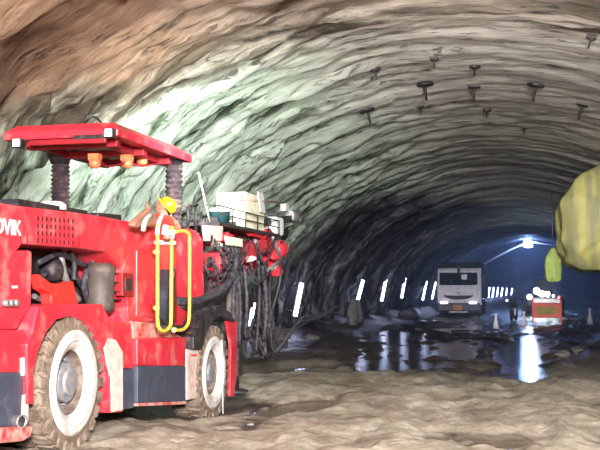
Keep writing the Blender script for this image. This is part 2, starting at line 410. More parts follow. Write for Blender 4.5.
# ------------------------------------------------------------------ drill rig
RX = -4.45
def S(u, v, x=RX): p = onx(u, v, x); return Vector((x, p.y, p.z))
rig = empty('drill_rig', (-5.1, 10.8, 0), 'red articulated tunnel drilling rig with canopy and muddy white-rimmed wheels', 'drilling rig')
def side(name, poly, m, xo=RX, xi=-5.8, parent=rig, bevel=.015):
    """a body panel given by its outline on the rig's right flank, with its real depth"""
    p = [S(u, v, RX) for u, v in poly]
    a = [Vector((xo, q.y, q.z)) for q in p]; b = [Vector((xi, q.y, q.z)) for q in p]
    mb = MB(); mb.prism(a, b); return mb.build(name, m, parent, bevel)
hood = side('engine_hood', [(-45, 199), (0, 203), (28, 207), (73, 212), (107, 217), (121, 220), (133, 246), (125, 274), (107, 252), (78, 248), (22, 244), (0, 276), (-45, 278)], M['red'])
# louvre slots of the hood: dark blocks coloured as their inner shade
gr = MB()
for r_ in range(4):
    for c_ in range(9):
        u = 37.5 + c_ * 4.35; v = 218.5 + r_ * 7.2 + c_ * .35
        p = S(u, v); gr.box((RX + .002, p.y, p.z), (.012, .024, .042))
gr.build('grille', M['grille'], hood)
# panel seams
sm_ = MB()
for a, b in (((27, 208), (27, 243)), ((78, 213), (79, 247))):
    p, q = S(*a), S(*b); sm_.tube([p + Vector((.002, 0, 0)), q + Vector((.002, 0, 0))], .006, 6)
sm_.build_each('seam', M['dark_red'], hood)
tx = bpy.data.curves.new('lettering', 'FONT'); tx.body = 'SANDVIK'; tx.size = .185; tx.extrude = .004; tx.align_x = 'RIGHT'; tx.offset = .002; tx.space_character = 1.02
to = bpy.data.objects.new('lettering_source', tx); COL.objects.link(to)
dg = bpy.context.evaluated_depsgraph_get(); me = bpy.data.meshes.new_from_object(to.evaluated_get(dg)); bpy.data.objects.remove(to)
me.materials.clear(); me.materials.append(M['stripe'])
p = S(20.5, 235.5)
Rm = Matrix(((0, 0, 1), (1, 0, 0), (0, 1, 0))).to_4x4()
me.transform(Matrix.Translation(p + Vector((.004, 0, 0)) - rig.location) @ Rm)
lt = bpy.data.objects.new('lettering', me); COL.objects.link(lt); lt.parent = hood; lt['label'] = 'white brand lettering on the hood'

# deck top behind the hood: black plate and pale cap under the rear post
dk = MB(); dk.bb((-4.6, 8.1, 2.36), (-5.7, 9.5, 2.42)); dk.build('deck_plate', M['dark'], rig)
cp = MB(); a = S(49, 207, -4.7); cp.lathe((-4.72, a.y + .1, a.z - .02), (0, 0, 1), [(0, .14), (.05, .14), (.08, .1), (.085, 0)], 20); cp.build('filler_cap', M['white'], rig)

# engine bay seen under the hood
e = MB(); e.bb((-4.95, 7.6, 1.35), (-5.75, 10.2, 2.15)); e.build('engine_block', M['dark'], rig, .03)
e = MB(); p = S(100, 312, -4.62); q = S(100, 262, -4.62)
e.lathe(p, (0, 0, 1), [(0, .13), (.04, .16), (.08, .16), (.1, .15), (.4, .15), (.42, .165), (.47, .165), (.52, .12)], 24)
e.build('air_filter', M['beige'], rig)
e = MB()
for v in (274, 283, 292, 300): 
    p = S(108, v, -4.62); e.lathe(p + Vector((0, -.06, 0)), (0, 0, 1), [(0, .17), (.012, .17)], 20)
e.build_each('filter_band', M['dark'], rig)
for i, pts in enumerate([[(40, 262), (58, 254), (70, 258), (86, 266)], [(60, 250), (63, 270), (70, 290), (78, 300)], [(36, 282), (52, 270), (70, 272), (84, 290)], [(88, 252), (92, 262), (84, 280), (88, 300)],
                         [(34, 296), (44, 300), (58, 298), (70, 305)], [(100, 252), (112, 258), (118, 272), (119, 290)], [(70, 252), (74, 262), (74, 280)]]):
    t = MB(); t.tube(catmull([S(u, v, -4.72 - .04 * (i % 3)) for u, v in pts]), .028 + .012 * (i % 2), 8)
    t.build('engine_pipe', M['steel'] if i % 3 == 1 else M['rubber_hose'], rig)
t = MB(); t.lathe(S(58, 270, -4.75) , (1, 0, 0), [(-.15, .12), (.0, .12), (.02, .09), (.05, .03)], 20); t.build('alternator', M['dark'], rig)
side('red_bracket', [(46, 274), (52, 278), (58, 283), (70, 284), (80, 281), (86, 308), (60, 310), (58, 294), (51, 289)], M['orange_red'], -4.52, -4.64)
side('bay_floor', [(30, 308), (122, 308), (122, 318), (30, 318)], M['dark_red'], -4.6, -5.7)

# rear corner: tank and lower boxes
side('rear_tank', [(-45, 252), (33, 250), (34, 254), (33, 306), (18, 330), (-45, 330)], M['red'], -4.46, -5.8, bevel=.03)
kn = MB()
for u in (5, 10, 15):
    p = S(u, 303, -4.43); kn.lathe(p, (1, 0, 0), [(-.03, .032), (.02, .032), (.035, .02)], 12)
kn.build_each('valve_knob', M['steel'], rig)
st = MB(); p = S(15, 287, -4.455); st.box(p, (.008, .08, .022)); st.build('sticker', M['white'], rig)
side('rear_side_box', [(-45, 330), (24, 330), (29, 345), (29, 372), (-45, 374)], M['red'], -4.44, -5.8)
side('rear_lower_panel', [(-45, 374), (24, 372), (24, 426), (-45, 429)], M['blue_grey'], -4.44, -5.8)
side('dusty_edge_plate', [(19, 358), (28, 356), (28, 374), (20, 376)], M['palepink'], -4.425, -4.5, bevel=.004)
side('dusty_edge_plate', [(21, 395), (26, 393), (26, 422), (20, 424)], M['palepink'], -4.425, -4.5, bevel=.004)
side('rear_bumper', [(-45, 429), (24, 426), (22, 436), (14, 441), (-45, 446)], M['red_dusty'], -4.36, -5.8)
t = MB(); p = S(27, 421.5, -4.4); t.lathe(p + Vector((-.4, 0, .02)), (1, -.35, 0), [(0, .055), (.44, .055), (.46, .06), (.47, .06), (.47, .045), (.30, .04)], 20); t.build('exhaust_pipe', M['steel'], rig)
t = MB(); t.lathe(p + Vector((.035, -.14, .02)), (1, -.35, 0), [(-.01, .05), (.0, .05)], 16); t.build('exhaust_bore', M['dark'], rig)

# rear fender: arch over the wheel
fd = side('rear_fender', [(33, 306), (50, 304), (98, 304), (108, 326), (119, 346), (119, 412), (106, 413), (105, 372), (99, 350), (90, 332), (80, 321), (66, 316), (52, 320), (42, 332), (34, 350), (29, 372), (29, 404), (23, 404), (22, 344), (27, 334)], M['red'], -4.40, -4.98)
side('fender_skirt', [(99, 348), (104, 338), (111, 340), (118, 352), (118, 410), (106.5, 412), (106, 378)], M['palepink'], -4.392, -4.41, parent=fd, bevel=.003)
bk = MB(); bk.bb((-4.98, 8.0, .9), (-5.78, 10.1, 1.33)); bk.build('rear_axle_housing', M['dark'], rig)

# wheels
def wheel(y, z, xo, rad, turn=0.0):
    """hub axis along x, outer face at x = xo"""
    R_ = rad; W = .42; c = Vector((xo - W / 2, y, z))
    ty = MB(); prof = []
    for h, r in ((-.5, .56), (-.52, .70), (-.50, .82), (-.44, .90), (-.38, .935), (0, .95), (.38, .935), (.44, .90), (.50, .82), (.52, .70), (.5, .56)):
        prof.append((h * W, r * R_))
    ty.lathe(c, (1, 0, 0), prof, 64, cap=False)
    # block tread: lugs alternating from both shoulders
    K = 26
    for k in range(K):
        for sgn in (-1, 1):
            w_ = 2 * PI * (k + (.5 if sgn > 0 else 0)) / K; dw = .075
            for h0, h1, r0, r1 in ((.03, .40, .93, 1.0), (.40, .50, .86, .985)):
                vs = []
                for (h, dd) in ((h0, 0), (h1, 0.045)):
                    for a_ in (-dw, dw):
                        for r in (r0 - .03, r1):
                            an = w_ + a_ + dd
                            vs.append(c + Vector((sgn * h * W, math.cos(an) * r * R_, math.sin(an) * r * R_)))
                ty.add(vs, [(0, 1, 3, 2), (4, 6, 7, 5), (0, 4, 5, 1), (2, 3, 7, 6), (0, 2, 6, 4), (1, 5, 7, 3)])
    t_ = ty.build('tyre', M['tyre'], rig, weld=False)
    rm = MB(); x0 = W / 2
    rm.lathe(c, (1, 0, 0), [(x0 - .06, .47 * R_), (x0 - .02, .49 * R_), (x0 + .0, .56 * R_), (x0 + .02, .70 * R_), (x0 + .005, .765 * R_), (x0 - .06, .76 * R_), (x0 - .08, .55 * R_)], 48, cap=False)
    r_ = rm.build('rim', M['rim'], t_)
    rb_ = MB(); rb_.lathe(c, (1, 0, 0), [(x0 - .24, .45 * R_), (x0 - .22, .46 * R_), (x0 - .055, .475 * R_)], 48, cap=False); rb_.build('rim_barrel', M['barrel'], t_)
    r2 = MB(); r2.lathe(c, (1, 0, 0), [(x0 - .02, .60 * R_), (x0 + .018, .605 * R_), (x0 + .018, .63 * R_), (x0 - .02, .64 * R_)], 48, cap=False); r2.build('lock_ring', M['rim'], t_)
    hb = MB(); hb.lathe(c, (1, 0, 0), [(x0 - .24, .46 * R_), (x0 - .17, .45 * R_), (x0 - .165, .30 * R_), (x0 - .07, .285 * R_), (x0 - .06, .20 * R_), (x0 - .03, .19 * R_), (x0 - .025, .15 * R_)], 32, smooth=False)
    for k in range(10):
        w_ = 2 * PI * k / 10; q = c + Vector((x0 - .13, math.cos(w_) * .34 * R_, math.sin(w_) * .34 * R_)); hb.cyl(q - Vector((.04, 0, 0)), q + Vector((.0, 0, 0)), .018, n=6)
    hb.build('hub', M['hub'], t_)
    return t_
W1 = wheel(8.92, .71, -4.43, .665)
W2 = wheel(12.78, .50, -4.32, .63)
for wsrc, dx in ((W1, -1.3), (W2, -1.35)):
    c_ = copy_tree(wsrc, rig); c_.location.x += dx

# centre body
side('cab_side', [(112, 219), (152, 224), (160, 243), (160, 322), (128, 322), (127, 300), (121, 272), (130, 246)], M['red'], -4.44, -5.75)
side('cab_panel', [(135, 250), (152, 252), (152, 318), (135, 316)], M['red'], -4.425, -4.5, bevel=.01)
side('access_hatch', [(119.5, 273), (131, 274), (131, 297), (120, 296)], M['dark_red'], -4.415, -4.5, bevel=.008)
side('hatch_opening', [(122, 279), (128.5, 279), (128.5, 291), (122, 291)], M['dark'], -4.405, -4.5, bevel=.004)  # dark block coloured as the shade inside the hole
side('footwell', [(158, 236), (174, 236), (174, 332), (158, 330)], M['dark'], -4.85, -5.7)
side('step_tread', [(155, 325), (174, 325), (174, 330), (155, 330)], M['dark'], -4.30, -4.85)
side('front_column', [(171, 226), (191, 232), (193, 325), (171, 330)], M['red'], -4.50, -5.3)
side('column_rib', [(175, 234), (179, 235), (180, 322), (176, 323)], M['dark_red'], -4.49, -4.55, bevel=.004)
side('cab_floor', [(120, 322), (196, 326), (196, 338), (120, 338)], M['dark'], -4.7, -5.7)
side('sloping_step', [(128, 321), (156, 323), (180, 338), (130, 339)], M['red_dusty'], -4.40, -4.9)
side('front_left_leg', [(100, 320), (131, 322), (131, 369), (119, 368), (119, 346), (108, 326)], M['red'], -4.42, -4.9)
side('lower_blue_panel', [(119, 369), (131, 369), (131, 408), (119, 410)], M['blue_grey'], -4.41, -4.9)
sb = side('battery_box', [(131, 338), (180, 337), (180, 366), (131, 366)], M['red'], -4.37, -4.95, bevel=.02)
side('battery_box_base', [(131, 366), (180, 366), (180, 401), (131, 403)], M['blue_grey'], -4.37, -4.95, bevel=.01)
side('base_sill', [(131, 403), (180, 401), (180, 404), (131, 406)], M['red_dusty'], -4.36, -4.95, bevel=.003)
wp = side('pale_side_plate', [(180, 349), (197, 350), (196, 397), (180, 400)], M['palepink'], -4.36, -4.6, bevel=.008)
side('red_mark', [(184, 354), (190, 354), (190, 356), (184, 356)], M['board_red'], -4.352, -4.37, parent=wp, bevel=0)
mud = side('front_mudguard', [(181, 337), (188, 320), (197, 308), (208, 305), (219, 312), (224, 322), (216, 319), (208, 316), (200, 322), (194, 334), (190, 349), (181, 349)], M['dark'], -4.28, -4.95)
side('front_frame', [(176, 300), (218, 296), (219, 330), (176, 336)], M['dark'], -4.98, -5.7)
side('mudflap', [(219, 321), (229, 322), (229, 372), (226, 396), (222, 396), (223, 345)], M['red'], -4.33, -4.37, bevel=.004)
t = MB(); t.cyl(S(221.5, 340, -4.3), S(223, 414, -4.3), .012, n=8); t.build('marker_rod', M['white'], rig)
bl = MB(); bl.bb((-4.9, 9.6, .35), (-5.7, 12.0, 1.15)); bl.build('chassis', M['dark'], rig, .03)
# articulation + axle so that the wheels carry the rig
ax = MB(); ax.cyl((-4.6, 8.92, .71), (-5.9, 8.92, .71), .11); ax.cyl((-4.5, 12.78, .5), (-5.9, 12.78, .5), .11); ax.build_each('axle', M['dark'], rig)

# yellow grab rails
def rail(pts, name='grab_rail'):
    t = MB(); t.tube(catmull([S(u, v, -4.20) for u, v in pts], 7), .021, 10); o = t.build(name, M['yellow'], rig)
    return o
ra = rail([(157.5, 224), (157.5, 250), (157.5, 300), (157.5, 320), (159, 328), (164, 331), (169, 328), (171, 320), (171.3, 290), (171.6, 250), (171.8, 226)])
rb = rail([(174, 233), (178, 231.5), (185, 231.5), (189, 235), (189.5, 245), (189.5, 290), (189, 318), (186, 327), (181, 330), (174, 330)])
for (u, v) in ((156, 252), (156, 308)):
    t = MB(); t.cyl(S(u - 3, v, -4.42), S(u + 1, v, -4.20), .028, n=10); t.build('rail_foot', M['yellow'], ra)
for (u, v) in ((174, 232), (174, 330)):
    t = MB(); t.cyl(S(u, v, -4.5), S(u, v, -4.20), .028, n=10); t.build('rail_foot', M['yellow'], rb)

# canopy on two bellows posts
def bellows(x, u, v0, v1, r=.11):
    a = S(u, v1, x); b = S(u, v0, x); n_ = 13; h = b.z - a.z; prof = []
    for k in range(n_):
        z = h * k / n_; prof += [(z, r * .80), (z + h / n_ * .5, r * 1.02)]
    prof.append((h, r * .8))
    t = MB(); t.lathe(a, (0, 0, 1), prof, 24, smooth=False); o = t.build('bellows_post', M['bellows'], rig)
    fl = MB(); fl.lathe(a, (0, 0, 1), [(-.03, r * 1.4), (.02, r * 1.4)], 20); fl.lathe(b, (0, 0, 1), [(-.1, r * .9), (0, r * 1.3), (.03, r * 1.3)], 20); fl.build_each('post_flange', M['dark'], o)
    return a
pr = bellows(-4.62, 173.5, 158, 226, .115)
pl = bellows(-5.66, 60, 156, 212, .115)
Zc = 3.30
can = MB()
# roof slab: bevelled hat section, wider at its lower lip
y0, y1, x0, x1 = 9.83, 12.15, -4.42, -5.78
def ring_(z, ins, insf=0): return [Vector((x0 - ins, y0 + ins, z)), Vector((x0 - ins, y1 - ins - insf, z)), Vector((x1 + ins, y1 - ins - insf, z)), Vector((x1 + ins, y0 + ins, z))]
levels = [ring_(Zc - .03, .10), ring_(Zc - .06, 0), ring_(Zc + .03, 0), ring_(Zc + .11, .10, .12)]
vs = sum(levels, []); fs = [(3, 2, 1, 0), (12, 13, 14, 15)]
for k in range(3):
    for j in range(4): fs.append((k * 4 + j, k * 4 + (j + 1) % 4, (k + 1) * 4 + (j + 1) % 4, (k + 1) * 4 + j))
can.add(vs, fs); canopy = can.build('canopy', M['red'], rig, .015)
un = MB()
for yy in (10.15, 10.9, 11.7): un.box((-5.1, yy, Zc - .09), (1.1, .10, .08))
un.box((-4.72, 11.0, Zc - .08), (.09, 2.0, .07)); un.box((-5.55, 11.0, Zc - .08), (.09, 2.0, .07)); un.build_each('roof_beam', M['dark_red'], canopy, .008)
t = MB(); t.tube(catmull([(-5.5, 10.2, Zc + .12), (-5.35, 10.6, Zc + .2), (-5.1, 10.3, Zc + .13), (-4.9, 10.25, Zc + .24), (-4.85, 10.5, Zc + .12)]), .012, 6); t.build('roof_cable', M['dark'], canopy)
for (xx, zz) in ((-5.58, 3.20), (-4.50, 3.27)):
    lw = MB(); lw.box((xx, y0 - .02, zz), (.115, .10, .10)); l_ = lw.build('work_light', M['dark'], canopy, .01)
    lf = MB(); lf.box((xx, y0 - .073, zz), (.08, .012, .08)); lf.build('lamp_face', M['E_lamp'], l_, .01)
t = MB(); t.box((-4.72, y0 - .01, 3.24), (.42, .05, .05)); t.build('light_bar', M['dark'], canopy, .01)
t = MB(); t.box((-5.0, y0 + .0, 3.20), (.9, .06, .06)); t.build('cross_bar', M['dark_red'], canopy, .01)
for i, (u, v) in enumerate(((95, 160), (127, 160.5), (142, 158))):
    p = S(u, v, -4.75); t = MB(); t.box(p + Vector((0, 0, .03)), (.12, .10, .07)); t.lathe(p + Vector((0, 0, -.09)), (0, 0, 1), [(0, .04), (.03, .065), (.1, .065)], 16)
    t.build('amber_lamp', M['amber'], canopy)
t = MB(); t.tube(catmull([S(100, 160, -4.75), S(106, 166, -4.75), S(118, 165, -4.75), S(128, 162, -4.75), S(140, 166, -4.75), S(154, 164, -4.75)]), .012, 6); t.build('lamp_cable', M['dark_red'], canopy)
# low backrest rail / deck between the posts
side('seat_back', [(128, 212), (150, 214), (150, 222), (128, 220)], M['dark'], -4.8, -5.5, bevel=.02)
side('cab_bulkhead', [(163, 222), (196, 228), (196, 236), (163, 234)], M['dark'], -4.75, -5.6, bevel=.02)
t = MB()
for u, v0_, v1_ in ((188, 205, 232), (196, 204, 232), (201, 212, 234)): t.cyl(S(u, v0_, -4.9), S(u, v1_, -4.9), .022, n=8)
t.tube([S(186, 206, -4.9), S(198, 205, -4.9)], .02, 8); t.build('cab_post', M['dark'], rig)

# ------------------------------------------------------------------ boom carriage and booms
side('boom_carriage', [(193, 232), (200, 228), (208, 230), (215, 240), (216, 300), (204, 306), (193, 306)], M['red'], -4.62, -5.6, bevel=.02)
for u, v in ((206, 238), (208, 262), (210, 285)):
    t = MB(); t.lathe(S(u, v, -4.63), (1, 0, 0), [(0, .08), (.05, .08), (.05, .045), (.09, .045)], 16, smooth=False); t.build('pivot_pin', M['dark'], rig)
def beam(name, a, b, w_, h_, m, parent=rig, bevel=.012):
    a = Vector(a); b = Vector(b); d = (b - a).normalized(); s_ = d.cross(Vector((0, 0, 1))).normalized(); u_ = s_.cross(d)
    vs = []
    for p in (a, b):
        for i, j in ((-1, -1), (1, -1), (1, 1), (-1, 1)): vs.append(p + s_ * (i * w_ / 2) + u_ * (j * h_ / 2))
    mb = MB(); mb.add(vs, [(0, 1, 2, 3), (7, 6, 5, 4), (0, 4, 5, 1), (1, 5, 6, 2), (2, 6, 7, 3), (3, 7, 4, 0)]); return mb.build(name, m, parent, bevel)
b1 = beam('boom', S(212, 262, -4.8), S(264, 244, -4.8), .24, .26, M['red'])
b2 = beam('boom', S(214, 285, -5.4), S(250, 262, -5.4), .24, .26, M['red'])
b3 = beam('boom', S(205, 240, -5.1), S(250, 232, -5.1), .2, .2, M['red'])
for b_, pa, pb, xx in ((b1, (216, 272), (250, 256), -4.75), (b2, (218, 296), (244, 274), -5.3)):
    t = MB(); t.cyl(S(*pa, xx), S((pa[0] + pb[0]) / 2, (pa[1] + pb[1]) / 2, xx), .06, n=12); t.build('cylinder_barrel', M['dark_red'], b_)
    t = MB(); t.cyl(S((pa[0] + pb[0]) / 2, (pa[1] + pb[1]) / 2, xx), S(*pb, xx), .035, n=12); t.build('cylinder_rod', M['steel'], b_)
# boom heads: chunky rotation units
hd = MB(); hd.lathe(S(266, 243, -4.85), (1, .2, 0), [(-.18, .16), (-.14, .22), (.10, .22), (.14, .16), (.2, .14)], 24); c = S(262, 236, -4.85); hd.box(c, (.3, .5, .16)); h1 = hd.build('boom_head', M['orange_red'], b1, .01)
hd = MB(); c = S(274, 262, -4.85); hd.box(c, (.26, .34, .46), (.25, 0, 0)); hd.lathe(S(277, 250, -4.7), (0, 1, .15), [(-.25, .13), (-.2, .17), (.2, .17), (.25, .12)], 20); hd.build('swivel_unit', M['red'], b1, .015)
hd = MB(); c = S(246, 258, -5.3); hd.box(c, (.3, .5, .3), (-.2, 0, 0)); hd.lathe(S(236, 256, -4.9), (1, 0, .2), [(-.1, .14), (.12, .14), (.16, .1)], 20); hd.build_each('boom_head', M['orange_red'], b2, .015)
hd = MB(); c = S(252, 232, -5.0); hd.box(c, (.3, .6, .14)); hd.lathe(S(256, 233, -4.7), (0, 1, 0), [(-.4, .07), (.35, .07), (.36, .09), (.42, .09)], 16); hd.build('rock_drill', M['red'], b3, .01)
t = MB(); t.cyl(S(268, 270, -4.6), S(283, 258, -4.6), .03); t.cyl(S(272, 235, -4.6), S(284, 268, -4.6), .035); t.cyl(S(255, 240, -4.6), S(262, 262, -4.6), .03); t.build_each('link_rod', M['steel'], b1)
# valve blocks, bracket plates and clamps crowded around the boom heads; pale pink ones paint highlights
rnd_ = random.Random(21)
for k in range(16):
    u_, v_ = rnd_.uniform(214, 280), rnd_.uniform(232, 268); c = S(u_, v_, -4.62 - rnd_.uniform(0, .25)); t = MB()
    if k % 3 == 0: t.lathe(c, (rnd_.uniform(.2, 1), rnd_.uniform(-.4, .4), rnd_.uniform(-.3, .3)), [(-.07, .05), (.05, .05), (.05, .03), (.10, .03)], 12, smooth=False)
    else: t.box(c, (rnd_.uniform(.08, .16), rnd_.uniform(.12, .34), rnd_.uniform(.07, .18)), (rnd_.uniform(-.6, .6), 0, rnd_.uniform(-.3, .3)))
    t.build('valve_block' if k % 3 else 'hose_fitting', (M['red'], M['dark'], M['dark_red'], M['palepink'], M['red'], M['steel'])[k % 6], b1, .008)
# feed beams: long channel rails with a drill string on top
def feed(a, b, x, n):
    root_ = beam('feed_beam', S(*a, x), S(*b, x), .16, .13, M['dark'])
    a = S(*a, x); b = S(*b, x)
    t = MB(); t.tube([a.lerp(b, .0) + Vector((0, 0, .12)), b + Vector((0, 0, .12))], .022, 8); t.build('drill_steel', M['steel'], root_)
    t = MB()
    for k in (0, .33, .66, 1.0): q = a.lerp(b, k); t.box(q + Vector((0, 0, .1)), (.18, .08, .12))
    t.build_each('steel_guide', M['dark'], root_, .01)
    return root_
f1 = feed((214, 228), (296, 218), -4.85, 4)
f2 = feed((222, 240), (262, 230), -5.45, 4)
t = MB(); q = S(292, 217, -4.85); t.lathe(q, (0, 1, 0), [(-.3, .12), (.25, .12), (.4, .06)], 16); t.build('feed_nose', M['steel'], f1)
t = MB()
q = S(285, 216, -4.85); t.box(q + Vector((0, 0, .16)), (.1, .3, .14)); t.build('centralizer', M['white'], f1, .01)

# service basket with rails
bsk = MB(); fl_a = S(210, 222, -4.7); fl_b = S(272, 222, -4.7)
bsk.bb((-4.55, fl_a.y, fl_a.z - .05), (-5.5, fl_b.y, fl_a.z)); basket = bsk.build('service_basket', M['dark'], rig)
t = MB(); za = fl_a.z
ya, yb = fl_a.y, fl_b.y
for yy in np.linspace(ya, yb, 6):
    for xx in (-4.57, -5.48): t.cyl((xx, yy, za), (xx, yy, za + .24), .011, n=6)
for xx in (-4.57, -5.48):
    for zz in (.12, .24): t.cyl((xx, ya, za + zz), (xx, yb, za + zz), .011, n=6)
for yy in (ya, yb): t.cyl((-4.57, yy, za + .24), (-5.48, yy, za + .24), .011, n=6)
t.build('guard_rail', M['dark'], basket)
t = MB(); t.cyl((-4.62, ya + .1, za + .36), (-4.62, yb + .5, za + .60), .020, n=8); t.build('pale_bar', M['pink'], basket)
t = MB(); t.cyl((-4.9, ya + .6, za), (-4.95, ya + .2, za + .75), .014, n=6); t.build('aerial', M['cream'], basket)

# hose bundles of the booms
hs = MB()
for k in range(8):
    ox = -.03 * k; jit = random.uniform(-4, 4)
    hs.tube(catmull([S(172, 300 + k * 3, -4.55 + ox), S(190, 302 + k * 2, -4.42 + ox), S(208, 299 + jit, -4.42 + ox), S(224, 290 + jit, -4.45 + ox), S(234, 272, -4.5 + ox), S(236 + jit, 252, -4.55 + ox), S(230, 238, -4.65 + ox)], 6), .055, 8)
hs.build('hose_bundle', M['rubber_hose'], rig)
for k in range(30):
    u = 231 + (k % 15) * 2.8 + random.uniform(-1, 1); xx = -4.6 - .05 * (k % 5) - (.35 if k > 14 else 0)
    if 245 < u < 258: u = u + 14 if u > 251 else u - 12
    t0 = random.uniform(258, 274); bt = random.uniform(335, 357); sw = random.uniform(-2, 3)
    a, b, c_ = S(u, t0, xx), S(u + sw * .6 + random.uniform(-3.5, 3.5), (t0 + bt) / 2 + random.uniform(-14, 14), xx + random.uniform(-.1, .1)), S(u + sw, bt, xx)
    end = S(u + sw + random.choice((-8, 8)), bt - random.uniform(10, 30), xx)
    t = MB(); t.tube(catmull([a, b, c_, c_.lerp(end, .5) + Vector((0, 0, -.06)), end], 6), random.choice((.022, .03, .045)), 8)
    t.build('hanging_hose', M['rubber_hose'] if k % 4 else M['hose_dusty'], rig)
for k in range(15):
    u0 = random.uniform(198, 262); v0 = random.uniform(234, 268); xx = -4.55
    t = MB(); t.tube(catmull([S(u0, v0, xx), S(u0 + 8, v0 + random.uniform(10, 24), xx + .04), S(u0 + 20, v0 + random.uniform(-6, 8), xx)], 7), .016, 8); t.build('boom_hose', M['rubber_hose'] , rig)
# front jack legs carry the booms' weight to the ground
for xx, uu in ((-4.72, 236), (-5.5, 236)):
    a = S(uu, 285, xx); z0 = gz(xx, a.y)
    t = MB(); t.box((xx, a.y, (a.z + z0 + .25) / 2), (.16, .2, a.z - z0 - .25)); t.cyl((xx, a.y, a.z), (xx, a.y, z0 + .03), .055); t.lathe((xx, a.y, z0 - .02), (0, 0, 1), [(0, .2), (.05, .2), (.08, .08)], 16)
    t.build('jack_leg', M['dark'], rig)
beam('front_frame_beam', S(214, 306, -5.1), S(240, 300, -5.1), .5, .25, M['dark'])

# things lying in the basket
zb = fl_a.z
box_ = MB(); c = S(243, 207, -4.85); box_.box((-4.87, c.y - .05, zb + .29), (.50, 1.15, .58), (0, 0, .03)); o = box_.build('cardboard_box', M['cream'], None, .015)
tag(o, 'cream cardboard box standing highest in the service basket over the booms', 'box')
fl = MB(); fl.box((-4.605, c.y + .25, zb + .48), (.012, .34, .34), (.0, -.15, .03)); fl.build('flap', M['white'], o)
o2 = MB(); c2 = S(265, 214, -4.85); o2.box((-4.85, c2.y + .35, zb + .17), (.4, .40, .34), (0, 0, -.1)); o2 = o2.build('white_sack', M['white'], None, .05)
tag(o2, 'small white sack in the basket beside the tall cream box', 'sack')
pl_ = MB(); c3 = S(220, 216, -4.8); pl_.lathe((-4.8, c3.y, zb), (0, 0, 1), [(0, .13), (.18, .155), (.20, .165), (.23, .165), (.23, .14), (.05, .11)], 24); pail = pl_.build('pail', M['teal'])
tag(pail, 'dark teal pail with a pale lid at the near end of the basket', 'pail')
pl2 = MB(); pl2.lathe((-4.8, c3.y, zb + .2), (0, 0, 1), [(0, .17), (.05, .17), (.06, .12)], 24); pl2.build('lid', M['white'], pail)
side('pink_junction_box', [(214, 225), (230, 226), (229, 241), (216, 241)], M['pink'], -4.55, -4.64, bevel=.015)
side('white_plate', [(230, 236), (246, 239), (246, 247), (232, 245)], M['cream'], -4.50, -4.55, bevel=.01)

# ------------------------------------------------------------------ operator
def skin_chain(name, verts, edges, radii, m, parent, sub=2):
    off = Vector((0, 0, 0)); q = parent
    while q is not None: off += q.location; q = q.parent
    me = bpy.data.meshes.new(name); me.from_pydata([tuple(Vector(v) - off) for v in verts], edges, [])
    o = bpy.data.objects.new(name, me); COL.objects.link(o); o.parent = parent
    o.modifiers.new('skin', 'SKIN'); sd = o.modifiers.new('sub', 'SUBSURF'); sd.levels = sub; sd.render_levels = sub
    sl = me.skin_vertices[0].data
    for i, r in enumerate(radii): sl[i].radius = (r, r) if not hasattr(r, '__len__') else r; sl[i].use_root = (i == 0)
    me.materials.append(m)
    return o
PX = -4.45
def Q(u, v, dx=0): return S(u, v, PX + dx)
hip = Q(166, 266, -.05)
man = empty('person', (hip.x, hip.y, 1.2), 'person in a yellow hard hat and red vest on the rig steps, hand raised', 'person')
chest = Q(160.5, 233, .06); neck = Q(163, 217.5, .03); shl = Q(150, 221, .16); shr = Q(171, 221, -.04)
elb = Q(131, 225, .20); hand = Q(148.5, 209.5, .20)
elr = Q(178, 228, .14); hanr = Q(169, 235, .26)
head = Q(164.5, 207.5, .03)
kn1 = Q(163, 295, .10); kn2 = Q(169, 295, .04); ft1 = Q(162, 322, .02); ft2 = Q(169, 322, -.02)
bv = [hip, Q(163.5, 250, .02), chest, Q(162, 224, .04), neck, head, shl, elb, hand, shr, elr, hanr,
      hip + Vector((.08, -.04, -.06)), kn1, ft1, hip + Vector((.0, .05, -.06)), kn2, ft2]
be = [(0, 1), (1, 2), (2, 3), (3, 4), (4, 5), (3, 6), (6, 7), (7, 8), (3, 9), (9, 10), (10, 11), (0, 12), (12, 13), (13, 14), (0, 15), (15, 16), (16, 17)]
br = [.12, .12, .135, .11, .055, .07, .066, .046, .032, .066, .046, .034, .07, .05, .04, .07, .05, .04]
body = skin_chain('body', bv, be, br, M['skin'], man)
# head, tilted back towards the tunnel with the face to the left and up
hu = (_R * .80 + _U * .60).normalized()           # crown direction
hf = (-_R * .60 + _U * .62 - _Fh * .45); hf = (hf - hu * hf.dot(hu)).normalized()   # face direction
hr = hf.cross(hu)
HM = Matrix((hr, hf, hu)).transposed()
def H(p): return head + HM @ Vector(p)
hd = MB(); 
vs = []; n1, m1 = 20, 14
for i in range(m1 + 1):
    t = PI * i / m1
    for j in range(n1):
        w_ = 2 * PI * j / n1; x, y, z = math.sin(t) * math.cos(w_), math.sin(t) * math.sin(w_), math.cos(t)
        jaw = 1 - .28 * max(0, -z) ** 1.2
        p = Vector((x * .078 * jaw, y * .098 * (1 - .15 * max(0, -z) * (1 if y < 0 else .1)), z * .118))
        vs.append(H(p))
hd.add(vs, [(i * n1 + j, (i + 1) * n1 + j, (i + 1) * n1 + (j + 1) % n1, i * n1 + (j + 1) % n1) for i in range(m1) for j in range(n1)], True)
hd.ball(H((0, .103, -.012)), (.013, .02, .024), 10, 7); hd.ball(H((0, .112, -.022)), .012, 8, 6)
for s_ in (-1, 1): hd.ball(H((s_ * .078, -.005, -.01)), (.010, .02, .03), 10, 7)
hd.tube([H((-.022, .093, -.055)), H((0, .098, -.053)), H((.022, .093, -.055))], .007, 8)
hdo = hd.build('head', M['skin'], man, weld=False)
ey = MB()
